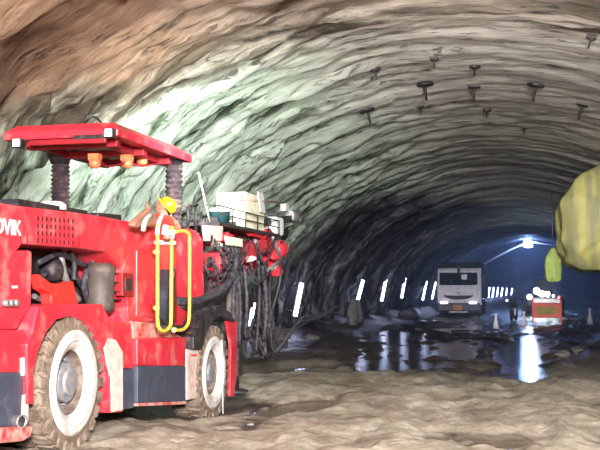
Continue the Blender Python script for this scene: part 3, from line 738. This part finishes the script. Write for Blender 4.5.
for s_ in (-1, 1): ey.ball(H((s_ * .030, .083, .012)), .0125, 10, 7)
ey.build_each('eye', M['white'], hdo)
ey = MB()
for s_ in (-1, 1): ey.ball(H((s_ * .030, .0925, .012)), .006, 8, 6)
ey.build_each('iris', M['hair'], hdo); ey = MB()
for s_ in (-1, 1): ey.tube([H((s_ * .016, .094, .034)), H((s_ * .032, .092, .038)), H((s_ * .046, .082, .033))], .0045, 6)
ey.build_each('eyebrow', M['hair'], hdo)
hr_ = MB(); hr_.ball(H((0, -.022, .005)), (.083, .088, .098), 16, 10); hr_.build('hair', M['hair'], man)
hm = MB(); prof = [(.035, .108), (.04, .113), (.06, .111), (.095, .099), (.122, .074), (.137, .042), (.142, .01)]
hm.lathe(H((0, -.008, .0)), hu, prof, 28)
rimv = []
for k in range(28):
    w_ = 2 * PI * k / 28; cx_, sy_ = math.cos(w_), math.sin(w_); r = .112 + (.042 * max(0, sy_) ** 2)
    rimv.append((cx_, sy_, r))
o_ = [H((c * .103, s * .103 - .008, .036)) for c, s, r in rimv] + [H((c * r, s * r - .008, .028 - .012 * max(0, s))) for c, s, r in rimv] + [H((c * r, s * r - .008, .022 - .012 * max(0, s))) for c, s, r in rimv]
hm.add(o_, [(k, (k + 1) % 28, 28 + (k + 1) % 28, 28 + k) for k in range(28)] + [(28 + k, 28 + (k + 1) % 28, 56 + (k + 1) % 28, 56 + k) for k in range(28)] + [(56 + k, 56 + (k + 1) % 28, (k + 1) % 28, k) for k in range(28)], True)
hm.tube([H((0, -.115, .06)), H((0, -.095, .10)), H((0, -.04, .136)), H((0, .03, .134)), H((0, .085, .10)), H((0, .102, .06))], .008, 8)
hm.build('hard_hat', M['helmet'], man, weld=False)
# vest: torso shell with tape
vest = skin_chain('vest', [hip + Vector((0, 0, -.02)), Q(163.5, 250, .02), chest, Q(162, 225, .04), shl.lerp(neck, .25), shr.lerp(neck, .25)], [(0, 1), (1, 2), (2, 3), (3, 4), (3, 5)], [.165, .155, .17, .14, .072, .072], M['vest'], man)
tp = MB()
def band(c, r, ax_, a0=0, a1=2 * PI, hw=.022, n_=26):
    ax_ = Vector(ax_).normalized(); a = ax_.orthogonal().normalized(); b = ax_.cross(a); vs = []
    for k in range(n_ + 1):
        w_ = a0 + (a1 - a0) * k / n_
        for h in (-hw, hw): vs.append(c + ax_ * h + (a * math.cos(w_) + b * math.sin(w_)) * r)
    tp.add(vs, [(2 * k, 2 * k + 1, 2 * k + 3, 2 * k + 2) for k in range(n_)], True)
band(Q(162, 243, .04), .168, (0, 0, 1))
for a, b, c in ((Q(150, 215, .20), Q(145, 221, .27), Q(143, 231, .26)), (Q(163, 214, .16), Q(159, 222, .24), Q(157, 234, .26)), (Q(170, 216, .0), Q(168, 224, .14), Q(167, 232, .2))):
    tp.tube(catmull([a, b, c], 6), .026, 8)
tp.build('reflective_tape', M['stripe'], vest)
cl = MB(); c = Q(170, 234.5, .27); cl.box(c, (.05, .22, .11), (0, .1, 0)); c = Q(165.5, 230, .26); cl.box(c, (.05, .12, .12), (0, .2, 0)); cl.build('glove_cuff', M['stripe'], man, .02)
trs = skin_chain('trousers', [hip + Vector((0, 0, -.02)), kn1, ft1, kn2, ft2], [(0, 1), (1, 2), (0, 3), (3, 4)], [.115, .075, .06, .075, .06], M['trouser'], man)
bt_ = MB()
for q in (ft1, ft2): bt_.box(q + Vector((0, -.05, -.0)), (.1, .26, .1))
bt_.build_each('boot', M['dark'], man, .03)
# hands
def hand_mesh(wrist, d, pn, name, curl=.5, flip=1):
    d = Vector(d).normalized(); pn = Vector(pn); pn = (pn - d * pn.dot(d)).normalized(); sd = d.cross(pn) * flip
    vsx = [wrist, wrist + d * .045, wrist + d * .085]; ed = [(0, 1), (1, 2)]; rd = [(.024, .018), (.036, .018), (.038, .014)]
    for k, (off, L) in enumerate(((-.030, .068), (-.010, .078), (.010, .074), (.029, .058))):
        b0 = wrist + d * .085 + sd * off; i0 = len(vsx)
        p1 = b0 + (d + sd * off * 2).normalized() * L * .45; p2 = p1 + (d - pn * curl).normalized() * L * .32; p3 = p2 + (d - pn * curl * 2).normalized() * L * .25
        vsx += [b0, p1, p2, p3]; ed += [(2, i0), (i0, i0 + 1), (i0 + 1, i0 + 2), (i0 + 2, i0 + 3)]; rd += [.0105, .0095, .0088, .0075]
    i0 = len(vsx); b0 = wrist + d * .03 - sd * .032; p1 = b0 + (d * .6 - sd * .8).normalized() * .035; p2 = p1 + (d * .9 - sd * .35).normalized() * .03
    vsx += [b0, p1, p2]; ed += [(1, i0), (i0, i0 + 1), (i0 + 1, i0 + 2)]; rd += [.014, .012, .010]
    return skin_chain(name, vsx, ed, rd, M['skin'], man, 2)
hand_mesh(hand, (Q(151, 203, .08) - hand), (.9, -.3, .1), 'hand', .35)
hand_mesh(hanr, Vector((.15, -.9, -.2)), (0.2, 0, 1), 'hand', .6, -1)

# ------------------------------------------------------------------ truck
tp0 = onz(459, 318)
TX, TY = tp0.x - .02, 58.0
truck = empty('truck', (TX, TY, 0), 'white-cabbed tipper truck driving towards the viewer down the middle of the tunnel', 'truck')
def tb(a, b, name, m, parent=truck, bevel=.03):
    mb = MB(); mb.bb(Vector(a) + Vector((TX, TY, 0)), Vector(b) + Vector((TX, TY, 0))); return mb.build(name, m, parent, bevel)
# cab with raked windscreen: profile in (y,z)
def prof_x(pts, xa, xb, name, m, parent=truck, bevel=.04):
    mb = MB(); mb.prism([Vector((TX + xa, TY + y, z)) for y, z in pts], [Vector((TX + xb, TY + y, z)) for y, z in pts]); return mb.build(name, m, parent, bevel)
cab = prof_x([(0, .72), (-.02, 1.0), (0.0, 1.62), (.06, 2.0), (.22, 2.72), (.35, 2.86), (1.7, 2.9), (1.85, 2.8), (1.85, .72)], -1.2, 1.2, 'cab', M['truckwhite'])
prof_x([(.03, 1.88), (.19, 2.60), (.14, 2.60), (-.01, 1.88)], -1.08, 1.08, 'windscreen', M['glass'], cab, .01)
wpr = MB()
for s_ in (-.5, .45): wpr.cyl((TX + s_, TY - .03, 1.9), (TX + s_ + .35, TY + .08, 2.35), .012, n=6)
wpr.build_each('wiper', M['dark'], cab)
vz = MB(); vz.bb((TX - .06, TY + .05, 2.55), (TX + .10, TY + .2, 2.98)); vz.build('roof_bracket', M['dark'], cab, .01)
pa = MB(); pa.bb((TX + .18, TY + .05, 2.2), (TX + .5, TY + .09, 2.5)); pa.build('dashboard_paper', M['truckwhite'], cab, .01)
gk = MB(); gk.add([], []); pts = []
for k in range(13):
    a = (k - 6) / 6; pts.append(Vector((TX + a * .84, TY - .04, 1.25 - .20 * (1 - abs(a) ** 2.6))))
for k in range(12, -1, -1):
    a = (k - 6) / 6; pts.append(Vector((TX + a * .84, TY - .04, 1.30 - .02 * (1 - abs(a)))))
gk.prism(pts, [p + Vector((0, .06, 0)) for p in pts]); gk.build('grille_slot', M['dark'], cab)
t = MB(); t.lathe((TX, TY - .02, 1.44), (0, -1, 0), [(0, .08), (.03, .08), (.04, .05)], 20); t.build('badge', M['steel'], cab)
bmp = tb((-1.22, -.12, .38), (1.22, .3, .86), 'bumper', M['blue_grey'], bevel=.06)
tb((-.55, -.15, .30), (.55, .0, .40), 'lower_valance', M['steel'], bmp)
for s_ in (-1, 1):
    t = MB(); t.bb((TX + s_ * .82 - .22, TY - .14, .80), (TX + s_ * .82 + .22, TY - .05, .93)); t.build('headlamp', M['E_head'], truck, .02)
t = MB(); t.bb((TX - .27, TY - .16, .47), (TX + .20, TY - .13, .74)); t.build('number_plate', M['plate'], bmp, .005)
t = MB()
for a in (-.2, -.1, 0, .1): t.bb((TX + a - .02, TY - .165, .54), (TX + a + .03, TY - .16, .66))
t.build('plate_characters', M['dark'], bmp)
for s_ in (-1, 1):
    t = MB(); t.cyl((TX + s_ * 1.2, TY + .12, 2.45), (TX + s_ * 1.4, TY - .02, 2.4), .02, n=6); t.bb((TX + s_ * 1.33, TY - .05, 1.95), (TX + s_ * 1.48, TY + .0, 2.42)); t.build('wing_mirror', M['dark'], cab)
bx = MB(); bx.bb((TX - 1.3, TY + 2.0, 1.1), (TX + 1.3, TY + 7.2, 3.18)); bx.build('tipper_body', M['truck_dark'], truck, .05)
t = MB(); t.bb((TX - 1.25, TY + 1.4, 3.15), (TX + 1.25, TY + 2.1, 3.22)); t.build('body_lip', M['truck_dark'], truck, .02)
t = MB(); t.bb((TX - .45, TY + .3, .6), (TX + .45, TY + 7.0, 1.05)); t.build('chassis_frame', M['dark'], truck)
tw = None
for yy in (.95, 4.6, 5.9):
    for s_ in (-1, 1):
        zz = gz(TX + s_ * 1.05, TY + yy) + .50
        t = MB(); t.lathe((TX + s_ * 1.02, TY + yy, .51), (s_, 0, 0), [(-.15, .3), (-.15, .46), (-.11, .52), (.11, .52), (.15, .46), (.15, .3), (.06, .26), (.06, .05)], 28); w_ = t.build('wheel', M['dark'], truck)

# ------------------------------------------------------------------ lamps of the tunnel
def tube_light(p, q, m, label, group=None, r=.055):
    o = empty('tube_light', p, label, 'light', group)
    d = (Vector(q) - Vector(p)).normalized(); out = Vector((-.95, 0, .3))
    t = MB(); t.tube([Vector(p) - d * .05 + Vector((-.07, 0, .02)), Vector(q) + d * .05 + Vector((-.07, 0, .02))], r * .9, 8); t.build('housing', M['steel'], o)
    t = MB(); t.tube([p, q], r, 10); t.build('tube', m, o)
    t = MB()
    for k in (.15, .85): c = Vector(p).lerp(Vector(q), k); t.cyl(c + Vector((-.05, 0, 0)), c + Vector((-.34, 0, .04)), .02, n=6)
    t.build_each('wall_bracket', M['steel'], o)
    return o
labs = ['thin white tube lamp glowing behind the hanging hoses of the rig', 'nearest bare white tube lamp on the left wall, right beside the booms', 'second tube lamp past the rig, above the grey concrete lump',
        'third tube lamp on the left wall, between two others before the truck', 'fourth tube lamp on the left wall, two short of the truck', 'tube lamp next to the cab of the white truck', 'dim tube lamp half hidden beside the truck cab']
for i, (u0, v0, u1, v1, x) in enumerate(((250, 326, 254, 303, -7.9), (295, 316, 301.5, 283, -8.05), (356, 306, 363, 280, -8.05), (381.5, 301, 386, 278, -8.05), (401.5, 298, 405, 278, -8.05), (422.5, 300, 426.5, 281, -8.05), (432, 299, 435.5, 282, -8.05))):
    a = onx(u0, v0, x); b = ony(u1, v1, a.y)
    tube_light(a, b, M['E_tube'], labs[i], 'tube lamps along the left wall', .075 if i else .05)
for i, yy in enumerate((132, 143, 155, 169, 186, 208, 240)):
    tube_light(Vector((-8.0, yy, .5)), Vector((-7.75, yy, 2.0)), M['E_tube_far'], 'tiny far tube lamp in the dense row deep in the tunnel beyond the truck', 'far tube lamps deep in the tunnel', .17)
# flood lamp at the crown
p = ony(528, 244, 82)
fl = empty('flood_lamp', p, 'dazzling flood lamp hung under the crown deep in the tunnel', 'lamp')
t = MB(); t.ball(p, (.32, .2, .25), 16, 10); t.build('lens', M['E_flood'], fl)
t = MB(); t.bb(p + Vector((-.4, .2, -.3)), p + Vector((.4, .45, .35))); t.cyl(p + Vector((0, .3, .3)), p + Vector((0, .3, 1.5)), .04); t.build('housing', M['dark'], fl)
# pale strip added for the streak of light along the arch rim
t = MB(); pts = [ony(*q) for q in ((481, 266, 81), (495, 258, 81.4), (510, 250, 82), (520, 245.5, 82.2), (528, 242.0, 82.2), (540, 243.0, 82), (556, 246, 82))]
t.tube(catmull(pts, 6), .07, 8); o = t.build('lit_rim_strip', M['white']); tag(o, 'pale strip standing for the lit arch rim at the flood lamp', 'cable')

# ------------------------------------------------------------------ ventilation duct
def duct(name, m, xc, zc, rx, rz, ya, yb, label, seed, sag=.25, nseg=70):
    n_ = 96; vs = []; rnd = random.Random(seed); phs = [rnd.uniform(0, 6.28) for _ in range(8)]
    for i in range(nseg + 1):
        t_ = i / nseg; e0 = min(1, t_ / .16); e1 = min(1, (1 - t_) / .16); ee = min(e0, e1)
        endc = max(.02, math.sqrt(max(0, 1 - (1 - ee) ** 2.6))) if ee < 1 else 1
        y = ya + (yb - ya) * t_
        for j in range(n_):
            w_ = 2 * PI * j / n_; cx_, sz_ = math.cos(w_), math.sin(w_)
            fold = .02 * math.sin(w_ * 13 + 2 * math.sin(y * 1.1)) + .03 * math.sin(y * 6.5 + 1.3 * math.sin(w_ * 2 + phs[0])) + .02 * math.sin(y * 12 + w_ * 3 + phs[1])
            r1 = 1 + fold
            if sz_ > 0: zz = sz_ * rz * r1; xx = cx_ * rx * r1 * (1 - .30 * sz_ ** 2)
            else: zz = -(abs(sz_) ** .55) * rz * (1 + fold * .5); xx = math.copysign(abs(cx_) ** .32, cx_) * rx * r1
            xx *= endc; zz *= endc
            yy = y + (.075 * math.sin(xx * 7 + phs[2] + .25 * math.sin(zz * 2.2)) + .045 * math.sin(xx * 17 + phs[3] + .6 * math.sin(zz * 1.7)) + .02 * math.sin(xx * 31 + phs[4])) * (1 if ee < 1 else .2)
            if ee < 1: yy -= (.10 * zz if t_ < .5 else -.10 * zz)
            vs.append(Vector((xc + xx, yy, zc + zz)))
    fs = [(i * n_ + j, i * n_ + (j + 1) % n_, (i + 1) * n_ + (j + 1) % n_, (i + 1) * n_ + j) for i in range(nseg) for j in range(n_)]
    mb = MB(); mb.add(vs, fs, True)
    mb.f.append(list(range(n_))[::-1]); mb.sm.append(True); o = len(vs) - n_; mb.f.append([o + j for j in range(n_)]); mb.sm.append(True)
    ob = mb.build(name, m); tag(ob, label, 'ventilation duct'); return ob
d1 = duct('ventilation_duct', M['duct'], 2.15, 3.50, 1.80, 1.40, 24.8, 29.8, 'huge wrinkled yellow fabric duct bag bulging from the upper right roof', 3)
d2 = duct('ventilation_duct', M['duct2'], .27, 2.55, .30, .62, 38, 39.6, 'small lime green duct end hanging lower, left of the big yellow duct', 8, nseg=30)
t = MB(); t.cyl((.27, 38.8, 3.0), (.27, 38.8, 5.3), .015); t.build_each('hanger', M['steel'], d2)
t = MB()
for yy in (25.5, 28.3): t.cyl((2.2, yy, 5.1), (2.25, yy, 5.5), .015)
t.build_each('hanger', M['steel'], d1)

# ------------------------------------------------------------------ rock bolts in the crown
def arch_hit(u, v):
    r = ray(u, v); lo = 5.
    for k in range(1200):
        p = CAM + r * (5 + k * .05)
        a = math.atan2(max(p.z, .01) / HH, (p.x - XC) / HW); L = math.hypot(math.cos(a) / HW, math.sin(a) / HH)
        rho = math.hypot((p.x - XC) / HW, p.z / HH)
        if rho > .8 and rho >= 1 + L * float(bore_offset(np.array((1 - a / PI) * S_LEN), np.array(p.y))): return p
    return p
bolts = [((425, 83), 'dark rock bolt with wide plate, second from left in the long row'), ((474, 85), 'dark rock bolt in the middle of the long row across the roof'), ((536, 84), 'large dark rock bolt third along the row, before the right end'),
         ((583, 103), 'rock bolt at the right end of the row, above the yellow duct'), ((367, 109), 'rock bolt with a wide plate at the left, on green-grey rock'), ((420, 105), 'small rock bolt just under the second large one'),
         ((475, 65), 'small rock bolt standing above the middle one'), ((525, 126), 'low rock bolt alone under the right half of the row'), ((375, 68), 'faint rock bolt high on the left of the row'), ((434, 57), 'faint rock bolt highest on the roof, left of centre'), ((487, 109), 'small rock bolt below and right of the middle one'), ((592, 35), 'small rock bolt in the top right corner of the roof')]
for i, ((u, v), lb) in enumerate(bolts):
    p = arch_hit(u, v); big = 1.0 if i < 5 else .6
    nrm = Vector((-(p.x - XC) / HW ** 2, 0, -p.z / HH ** 2)).normalized()
    r_ = empty('rock_bolt', p, lb, 'rock bolt', 'rock bolts in the roof')
    a = nrm.orthogonal().normalized()
    t = MB(); t.cyl(p - nrm * .5, p + nrm * .34 * big, .026 * big, n=8); t.build('rod', M['dark'], r_)
    t = MB(); t.lathe(p + nrm * .03, nrm, [(-.02, .17 * big), (.02, .16 * big), (.045, .05)], 4 if i % 2 else 12, smooth=False); t.build('plate', M['dark'], r_)
    t = MB(); t.cyl(p + nrm * .0, p + nrm * .09, .04 * big, n=6); t.build('nut', M['dark'], r_)

# ------------------------------------------------------------------ left wall foot: blocks, rocks, slung hoses
def blob(c, r, name, m, seed, sq=.75):
    rnd = random.Random(seed); bm = bmesh.new(); bmesh.ops.create_icosphere(bm, subdivisions=3, radius=1)
    dirs = [Vector((rnd.uniform(-1, 1), rnd.uniform(-1, 1), rnd.uniform(-1, 1))).normalized() for _ in range(9)]
    cut = [rnd.uniform(.55, .9) for _ in dirs]
    for v in bm.verts:
        for d, k in zip(dirs, cut):
            q = v.co.dot(d)
            if q > k: v.co -= d * (q - k)
        v.co = Vector((v.co.x * r[0], v.co.y * r[1], v.co.z * r[2]))
    me = bpy.data.meshes.new(name); bm.to_mesh(me); bm.free(); me.materials.append(m)
    o = bpy.data.objects.new(name, me); COL.objects.link(o); o.location = c; return o
blocks = [(331, 329, .34, .5, 1.1, 'grey concrete lump under the wall between the first two bare lamps'), (346, 328, .38, .5, 1.0, 'grey concrete lump right below the second bare tube lamp'), (405, 320, .8, 1.3, .5, 'low pale rubble mound at the wall foot, left of the truck')]
for i, (u, v, rx, ry, h, lb) in enumerate(blocks):
    p = onz(u, v); 
    if p.x < -7.7: p.x = -7.7
    if i == 2: p.x = max(p.x, -7.2)
    o = blob((p.x, p.y, gz(p.x, p.y) + h * .38), (rx * .7, ry, h * .62), 'concrete_block' if i < 2 else 'rubble_mound', M['concrete'], 40 + i); tag(o, lb, 'concrete block' if i < 2 else 'rubble')
rk = [(262, 352, .22, 'small dark rock under the drooping hoses beside the rig front'), (283, 345, .3, 'dark rock at the wall foot below the nearest bare tube lamp'), (312, 341, .25, 'muddy rock at the wall foot right of the nearest bare tube lamp'),
      (372, 322, .25, 'dark rock by the wall below the third tube lamp'), (545, 350, .13, 'small dark stone in the mud near the red board'), (562, 358, .20, 'dark flat stone in the mud at the right, the wider of two'),
      (577, 352, .17, 'dark stone at the right edge of the mud beyond the flat one'), (250, 423, .05, 'tiny pale stone on the mud in front of the rig wheel'), (295, 407, .05, 'pale pebble on the mud, middle of the foreground'), (225, 432, .055, 'pale pebble beside the small puddle by the rig'),
      (470, 385, .06, 'small pebble on the mud bank before the big puddles'), (420, 331, .2, 'dark rock beside the puddle before the truck')]
for i, (u, v, s_, lb) in enumerate(rk):
    p = onz(u, v); o = blob((p.x, p.y, gz(p.x, p.y) + s_ * .15), (s_, s_ * 1.2, s_ * .55), 'rock', M['rock'] if s_ > .1 else M['concrete'], 60 + i); tag(o, lb, 'rock')
hose_paths = [([(228, 352, 16), (244, 357, 17), (262, 344, 19), (285, 338, 23), (300, 322, 27), (318, 318, 31), (338, 306, 35)], 'pale hose drooping along the wall foot from the rig to the lamps', .03),
              ([(228, 338, 17), (240, 350, 18), (256, 350, 19), (270, 330, 22), (290, 330, 26), (306, 316, 30), (322, 322, 33)], 'second slack hose looping under the nearest bare tube lamp', .03),
              ([(262, 357, 18), (275, 352, 20), (290, 335, 24), (300, 326, 28), (330, 312, 34), (352, 318, 41), (375, 306, 47)], 'long sagging cable running low on the left wall towards the truck', .035),
              ([(283, 262, 27), (278, 290, 27), (270, 318, 26), (262, 350, 24)], 'pale cable hanging straight down the wall just past the boom heads', .03)]
for pts, lb, r in hose_paths:
    t = MB(); t.tube(catmull([ony(*q) for q in pts], 8), r, 8); o = t.build('hose', M['cable']); tag(o, lb, 'hose')

# ------------------------------------------------------------------ far group
bp_ = onz(547, 325); BX, BY = bp_.x, bp_.y
bz = gz(BX, BY)
brd = empty('barrier_board', (BX, BY, 0), 'red warning board with an ochre panel standing on thin legs across the drive', 'sign board')
t = MB(); t.bb((BX - .60, BY - .02, .32), (BX + .60, BY + .02, 1.0)); pn = t.build('board', M['board_red'], brd, .01)
t = MB(); t.bb((BX - .42, BY - .03, .48), (BX + .42, BY - .02, .84)); t.build('lettering_panel', M['board_ochre'], pn)
for xx in (-.62, .62):
    t = MB(); t.bb((BX + xx - .04, BY - .04, .1), (BX + xx + .04, BY + .04, 1.28)); t.build('post', M['board_red'], brd)
for xx in (-.5, -.2, .5):
    t = MB(); t.bb((BX + xx - .025, BY - .0, gz(BX + xx, BY) - .02), (BX + xx + .025, BY + .05, .35)); t.build('leg', M['steel'], brd)
t = MB(); t.bb((BX - .62, BY - .03, 1.02), (BX + .62, BY + .03, 1.2)); t.build('top_rail', M['steel'], brd)
def bollard(u, v, h, lb):
    p = onz(u, v); z = gz(p.x, p.y) - .02
    o = empty('traffic_cone', (p.x, p.y, z), lb, 'traffic cone', 'pale traffic cones')
    t = MB(); t.box((p.x, p.y, z + .03), (.34, .34, .06)); t.build('base', M['concrete'], o)
    t = MB(); t.lathe((p.x, p.y, z + .05), (0, 0, 1), [(0, .13), (h * .45, .085), (h * .5, .06), (h * .85, .05), (h * .88, .075), (h, .06)], 18); t.build('cone', M['truckwhite'], o)
bollard(590, 327, .72, 'pale traffic cone standing alone at the far right of the drive')
bollard(524, 326, .62, 'pale traffic cone just left of the red board')
bollard(496, 327, .60, 'pale traffic cone right of the truck, beside the dark motorcycle')
# parked motorcycle
p = onz(513, 323); mx, my = p.x, p.y; mz = gz(mx, my)
mc = empty('motorcycle', (mx, my, mz), 'dark motorcycle parked between two pale cones right of the truck', 'motorcycle')
for dy in (-.35, .95):
    t = MB()
    t.lathe((mx + dy * .12, my + dy, mz + .3), (1, -.12, 0), [(-.05, .22), (-.05, .28), (0, .31), (.05, .28), (.05, .22)], 24); t.build('wheel', M['dark'], mc)
t = MB(); t.ball((mx, my + .15, mz + .75), (.2, .36, .17), 14, 8); t.build('fuel_tank', M['dark'], mc)
t = MB(); t.box((mx + .05, my + .65, mz + .78), (.26, .6, .12), (0, 0, 0)); t.build('seat', M['dark'], mc, .04)
t = MB(); t.bb((mx - .14, my + .0, mz + .25), (mx + .16, my + .6, mz + .62)); t.build('engine', M['steel'], mc, .04)
t = MB(); t.tube(catmull([(mx - .42, my + .0, mz + 1.02), (mx - .2, my - .12, mz + 1.06), (mx, my - .15, mz + 1.0), (mx + .2, my - .12, mz + 1.06), (mx + .42, my + .0, mz + 1.02)]), .02, 8)
for s_ in (-1, 1): t.cyl((mx + s_ * .09, my - .1, mz + 1.0), (mx + s_ * .09 - .04, my - .35, mz + .3), .03)
t.build('handlebar', M['dark'], mc)
t = MB(); t.ball((mx - .28, my - .0, mz + .98), (.06, .05, .06), 10, 7); t.build('headlamp', M['E_lamp'], mc)
# loader with its lamps lit, behind the board
LY = 60.; c = ony(543, 300, LY); LX = c.x
ld = empty('wheel_loader', (LX, LY, 0), 'dark loading machine with blazing work lamps behind the red board', 'loader')
t = MB(); t.prism([Vector((LX - .9, LY + a, b)) for a, b in ((0, .5), (0, 1.15), (.4, 1.35), (3.6, 1.4), (3.9, .6))], [Vector((LX + .9, LY + a, b)) for a, b in ((0, .5), (0, 1.15), (.4, 1.35), (3.6, 1.4), (3.9, .6))]); t.build('hull', M['dark'], ld, .05)
t = MB(); t.bb((LX - .55, LY + 1.4, 1.35), (LX + .55, LY + 2.8, 2.25)); t.build('operator_cab', M['dark'], ld, .06)
t = MB()
for s_ in (-1, 1): t.prism([Vector((LX + s_ * .45 - .08, LY + a, b)) for a, b in ((.2, 1.0), (-.9, .5), (-.9, .3), (.2, .7))], [Vector((LX + s_ * .45 + .08, LY + a, b)) for a, b in ((.2, 1.0), (-.9, .5), (-.9, .3), (.2, .7))])
t.build('lift_arm', M['dark'], ld)
t = MB(); bkt = [(-.9, .1), (-1.7, .06), (-1.75, .16), (-1.1, .3), (-1.0, .75), (-.9, .75)]
t.prism([Vector((LX - 1.05, LY + a, b)) for a, b in bkt], [Vector((LX + 1.05, LY + a, b)) for a, b in bkt]); t.build('bucket', M['dark'], ld)
for yy in (.6, 3.0):
    for s_ in (-1, 1):
        t = MB(); t.lathe((LX + s_ * 1.0, LY + yy, .55), (s_, 0, 0), [(-.2, .3), (-.2, .5), (-.14, .57), (.14, .57), (.2, .5), (.2, .3), (.1, .25)], 24); t.build('wheel', M['dark'], ld)
for (u, v, r) in ((529.5, 297, .13), (536.5, 291, .17), (542, 294, .16), (547, 294, .15)):
    q = ony(u, v, LY - .05); t = MB(); t.ball(q, (r, .08, r), 14, 8); l_ = t.build('work_lamp', M['E_mach'], ld)
    t = MB(); t.lathe(q + Vector((0, .02, 0)), (0, 1, 0), [(0, r * 1.1), (.15, r * .8)], 16); t.cyl(q + Vector((0, .12, 0)), Vector((q.x, LY + .45, 1.3)), .03); t.build('lamp_housing', M['dark'], l_)
for (u, v, r, mm) in ((553.5, 296, .08, 'E_head'), (559, 298, .09, 'E_red')):
    q = ony(u, v, LY - .05); t = MB(); t.ball(q, (r, .06, r * 1.3), 12, 8); t.cyl(q + Vector((0, .05, 0)), Vector((LX + .7, LY + .5, 1.25)), .03); t.build('marker_lamp', M[mm], ld)

# ------------------------------------------------------------------ lights
def area(name, loc, target, size, power, col, spread=PI):
    l = bpy.data.lights.new(name, 'AREA'); l.energy = power; l.color = col; l.size = size; l.spread = spread
    o = bpy.data.objects.new(name, l); COL.objects.link(o); o.location = loc
    o.rotation_euler = (Vector(target) - Vector(loc)).to_track_quat('-Z', 'Y').to_euler(); return o
def spot(name, loc, target, power, col, ang, blend=.8, r=.3):
    l = bpy.data.lights.new(name, 'SPOT'); l.energy = power; l.color = col; l.spot_size = math.radians(ang); l.spot_blend = blend; l.shadow_soft_size = r
    o = bpy.data.objects.new(name, l); COL.objects.link(o); o.location = loc
    o.rotation_euler = (Vector(target) - Vector(loc)).to_track_quat('-Z', 'Y').to_euler(); return o
area('fill_behind', (1.5, -3, 3.4), (-4, 12, .9), 1.2, 2300, (1, .97, .94), math.radians(110))  # unseen fill light behind the camera for the near stretch
spot('fill_left_wall', (-2.6, 10.0, 3.7), (-8.0, 17.0, 3.2), 2200, (.92, 1, .95), 80, 1, .3)  # added spot that brightens the left wall, no fixture hangs there
spot('fill_rig_front', (-4.9, 12.5, 3.25), (-8.0, 19.5, 3.6), 850, (.93, 1, .95), 105, 1, .15)  # added spot at the canopy front to brighten wall and booms
spot('fill_far_group', (-.9, 9, 4.3), (-2.2, 54, 1.3), 24000, (1, .96, .95), 12, .5, .2)  # added narrow beam that brightens truck, board and cones
spot('fill_crown', (-.2, 10.5, 2.2), (-.8, 18.5, 5.5), 1250, (1, .95, .90), 95, 1, .3)  # unseen spot added to lift the crown
spot('fill_warm', (-2.6, 3.5, 2.6), (-8.2, 13, 4.0), 650, (1, .74, .52), 75, 1, .4)  # added warm spot for the brown stretch, its source unseen
spot('fill_floor', (1.8, 3.5, 4.4), (-.6, 11.8, 0), 2050, (1, .94, .88), 75, 1, .5)  # added spot that lifts the foreground mud

# blue-tinted haze added beyond the working area for the lamps' glow
hz_ = bpy.data.materials.new('tunnel_haze'); hz_.use_nodes = True; hn = hz_.node_tree; hn.nodes.clear()
ho = hn.nodes.new('ShaderNodeOutputMaterial'); hv = hn.nodes.new('ShaderNodeVolumePrincipled')
hv.inputs['Color'].default_value = (.55, .68, 1, 1); hv.inputs['Density'].default_value = .009; hv.inputs['Anisotropy'].default_value = .4
hn.links.new(hv.outputs[0], ho.inputs['Volume'])
t = MB(); t.bb((-8.9, 30, -.3), (5.6, 120, 6.2)); o = t.build('haze', hz_); tag(o, 'bluish haze hanging in the deep part of the tunnel', 'haze', kind='stuff')

w_ = bpy.data.worlds.new('World'); SC.world = w_; w_.use_nodes = True
w_.node_tree.nodes['Background'].inputs[0].default_value = (.25, .28, .5, 1); w_.node_tree.nodes['Background'].inputs[1].default_value = .02

# ------------------------------------------------------------------ camera / view
cd = bpy.data.cameras.new('camera'); cd.sensor_width = 36; cd.lens = 60; cd.clip_end = 600
co = bpy.data.objects.new('camera', cd); COL.objects.link(co); co.location = CAM
co.rotation_euler = Matrix((_R, _U, -_F)).transposed().to_euler()
SC.camera = co
SC.view_settings.view_transform = 'Standard'; SC.view_settings.look = 'None'; SC.view_settings.gamma = 1; SC.view_settings.exposure = 0
SC.view_settings.use_curve_mapping = False
SC.cycles.use_denoising = True
SC.cycles.max_bounces = 6; SC.cycles.diffuse_bounces = 3
SC.cycles.sample_clamp_indirect = 4
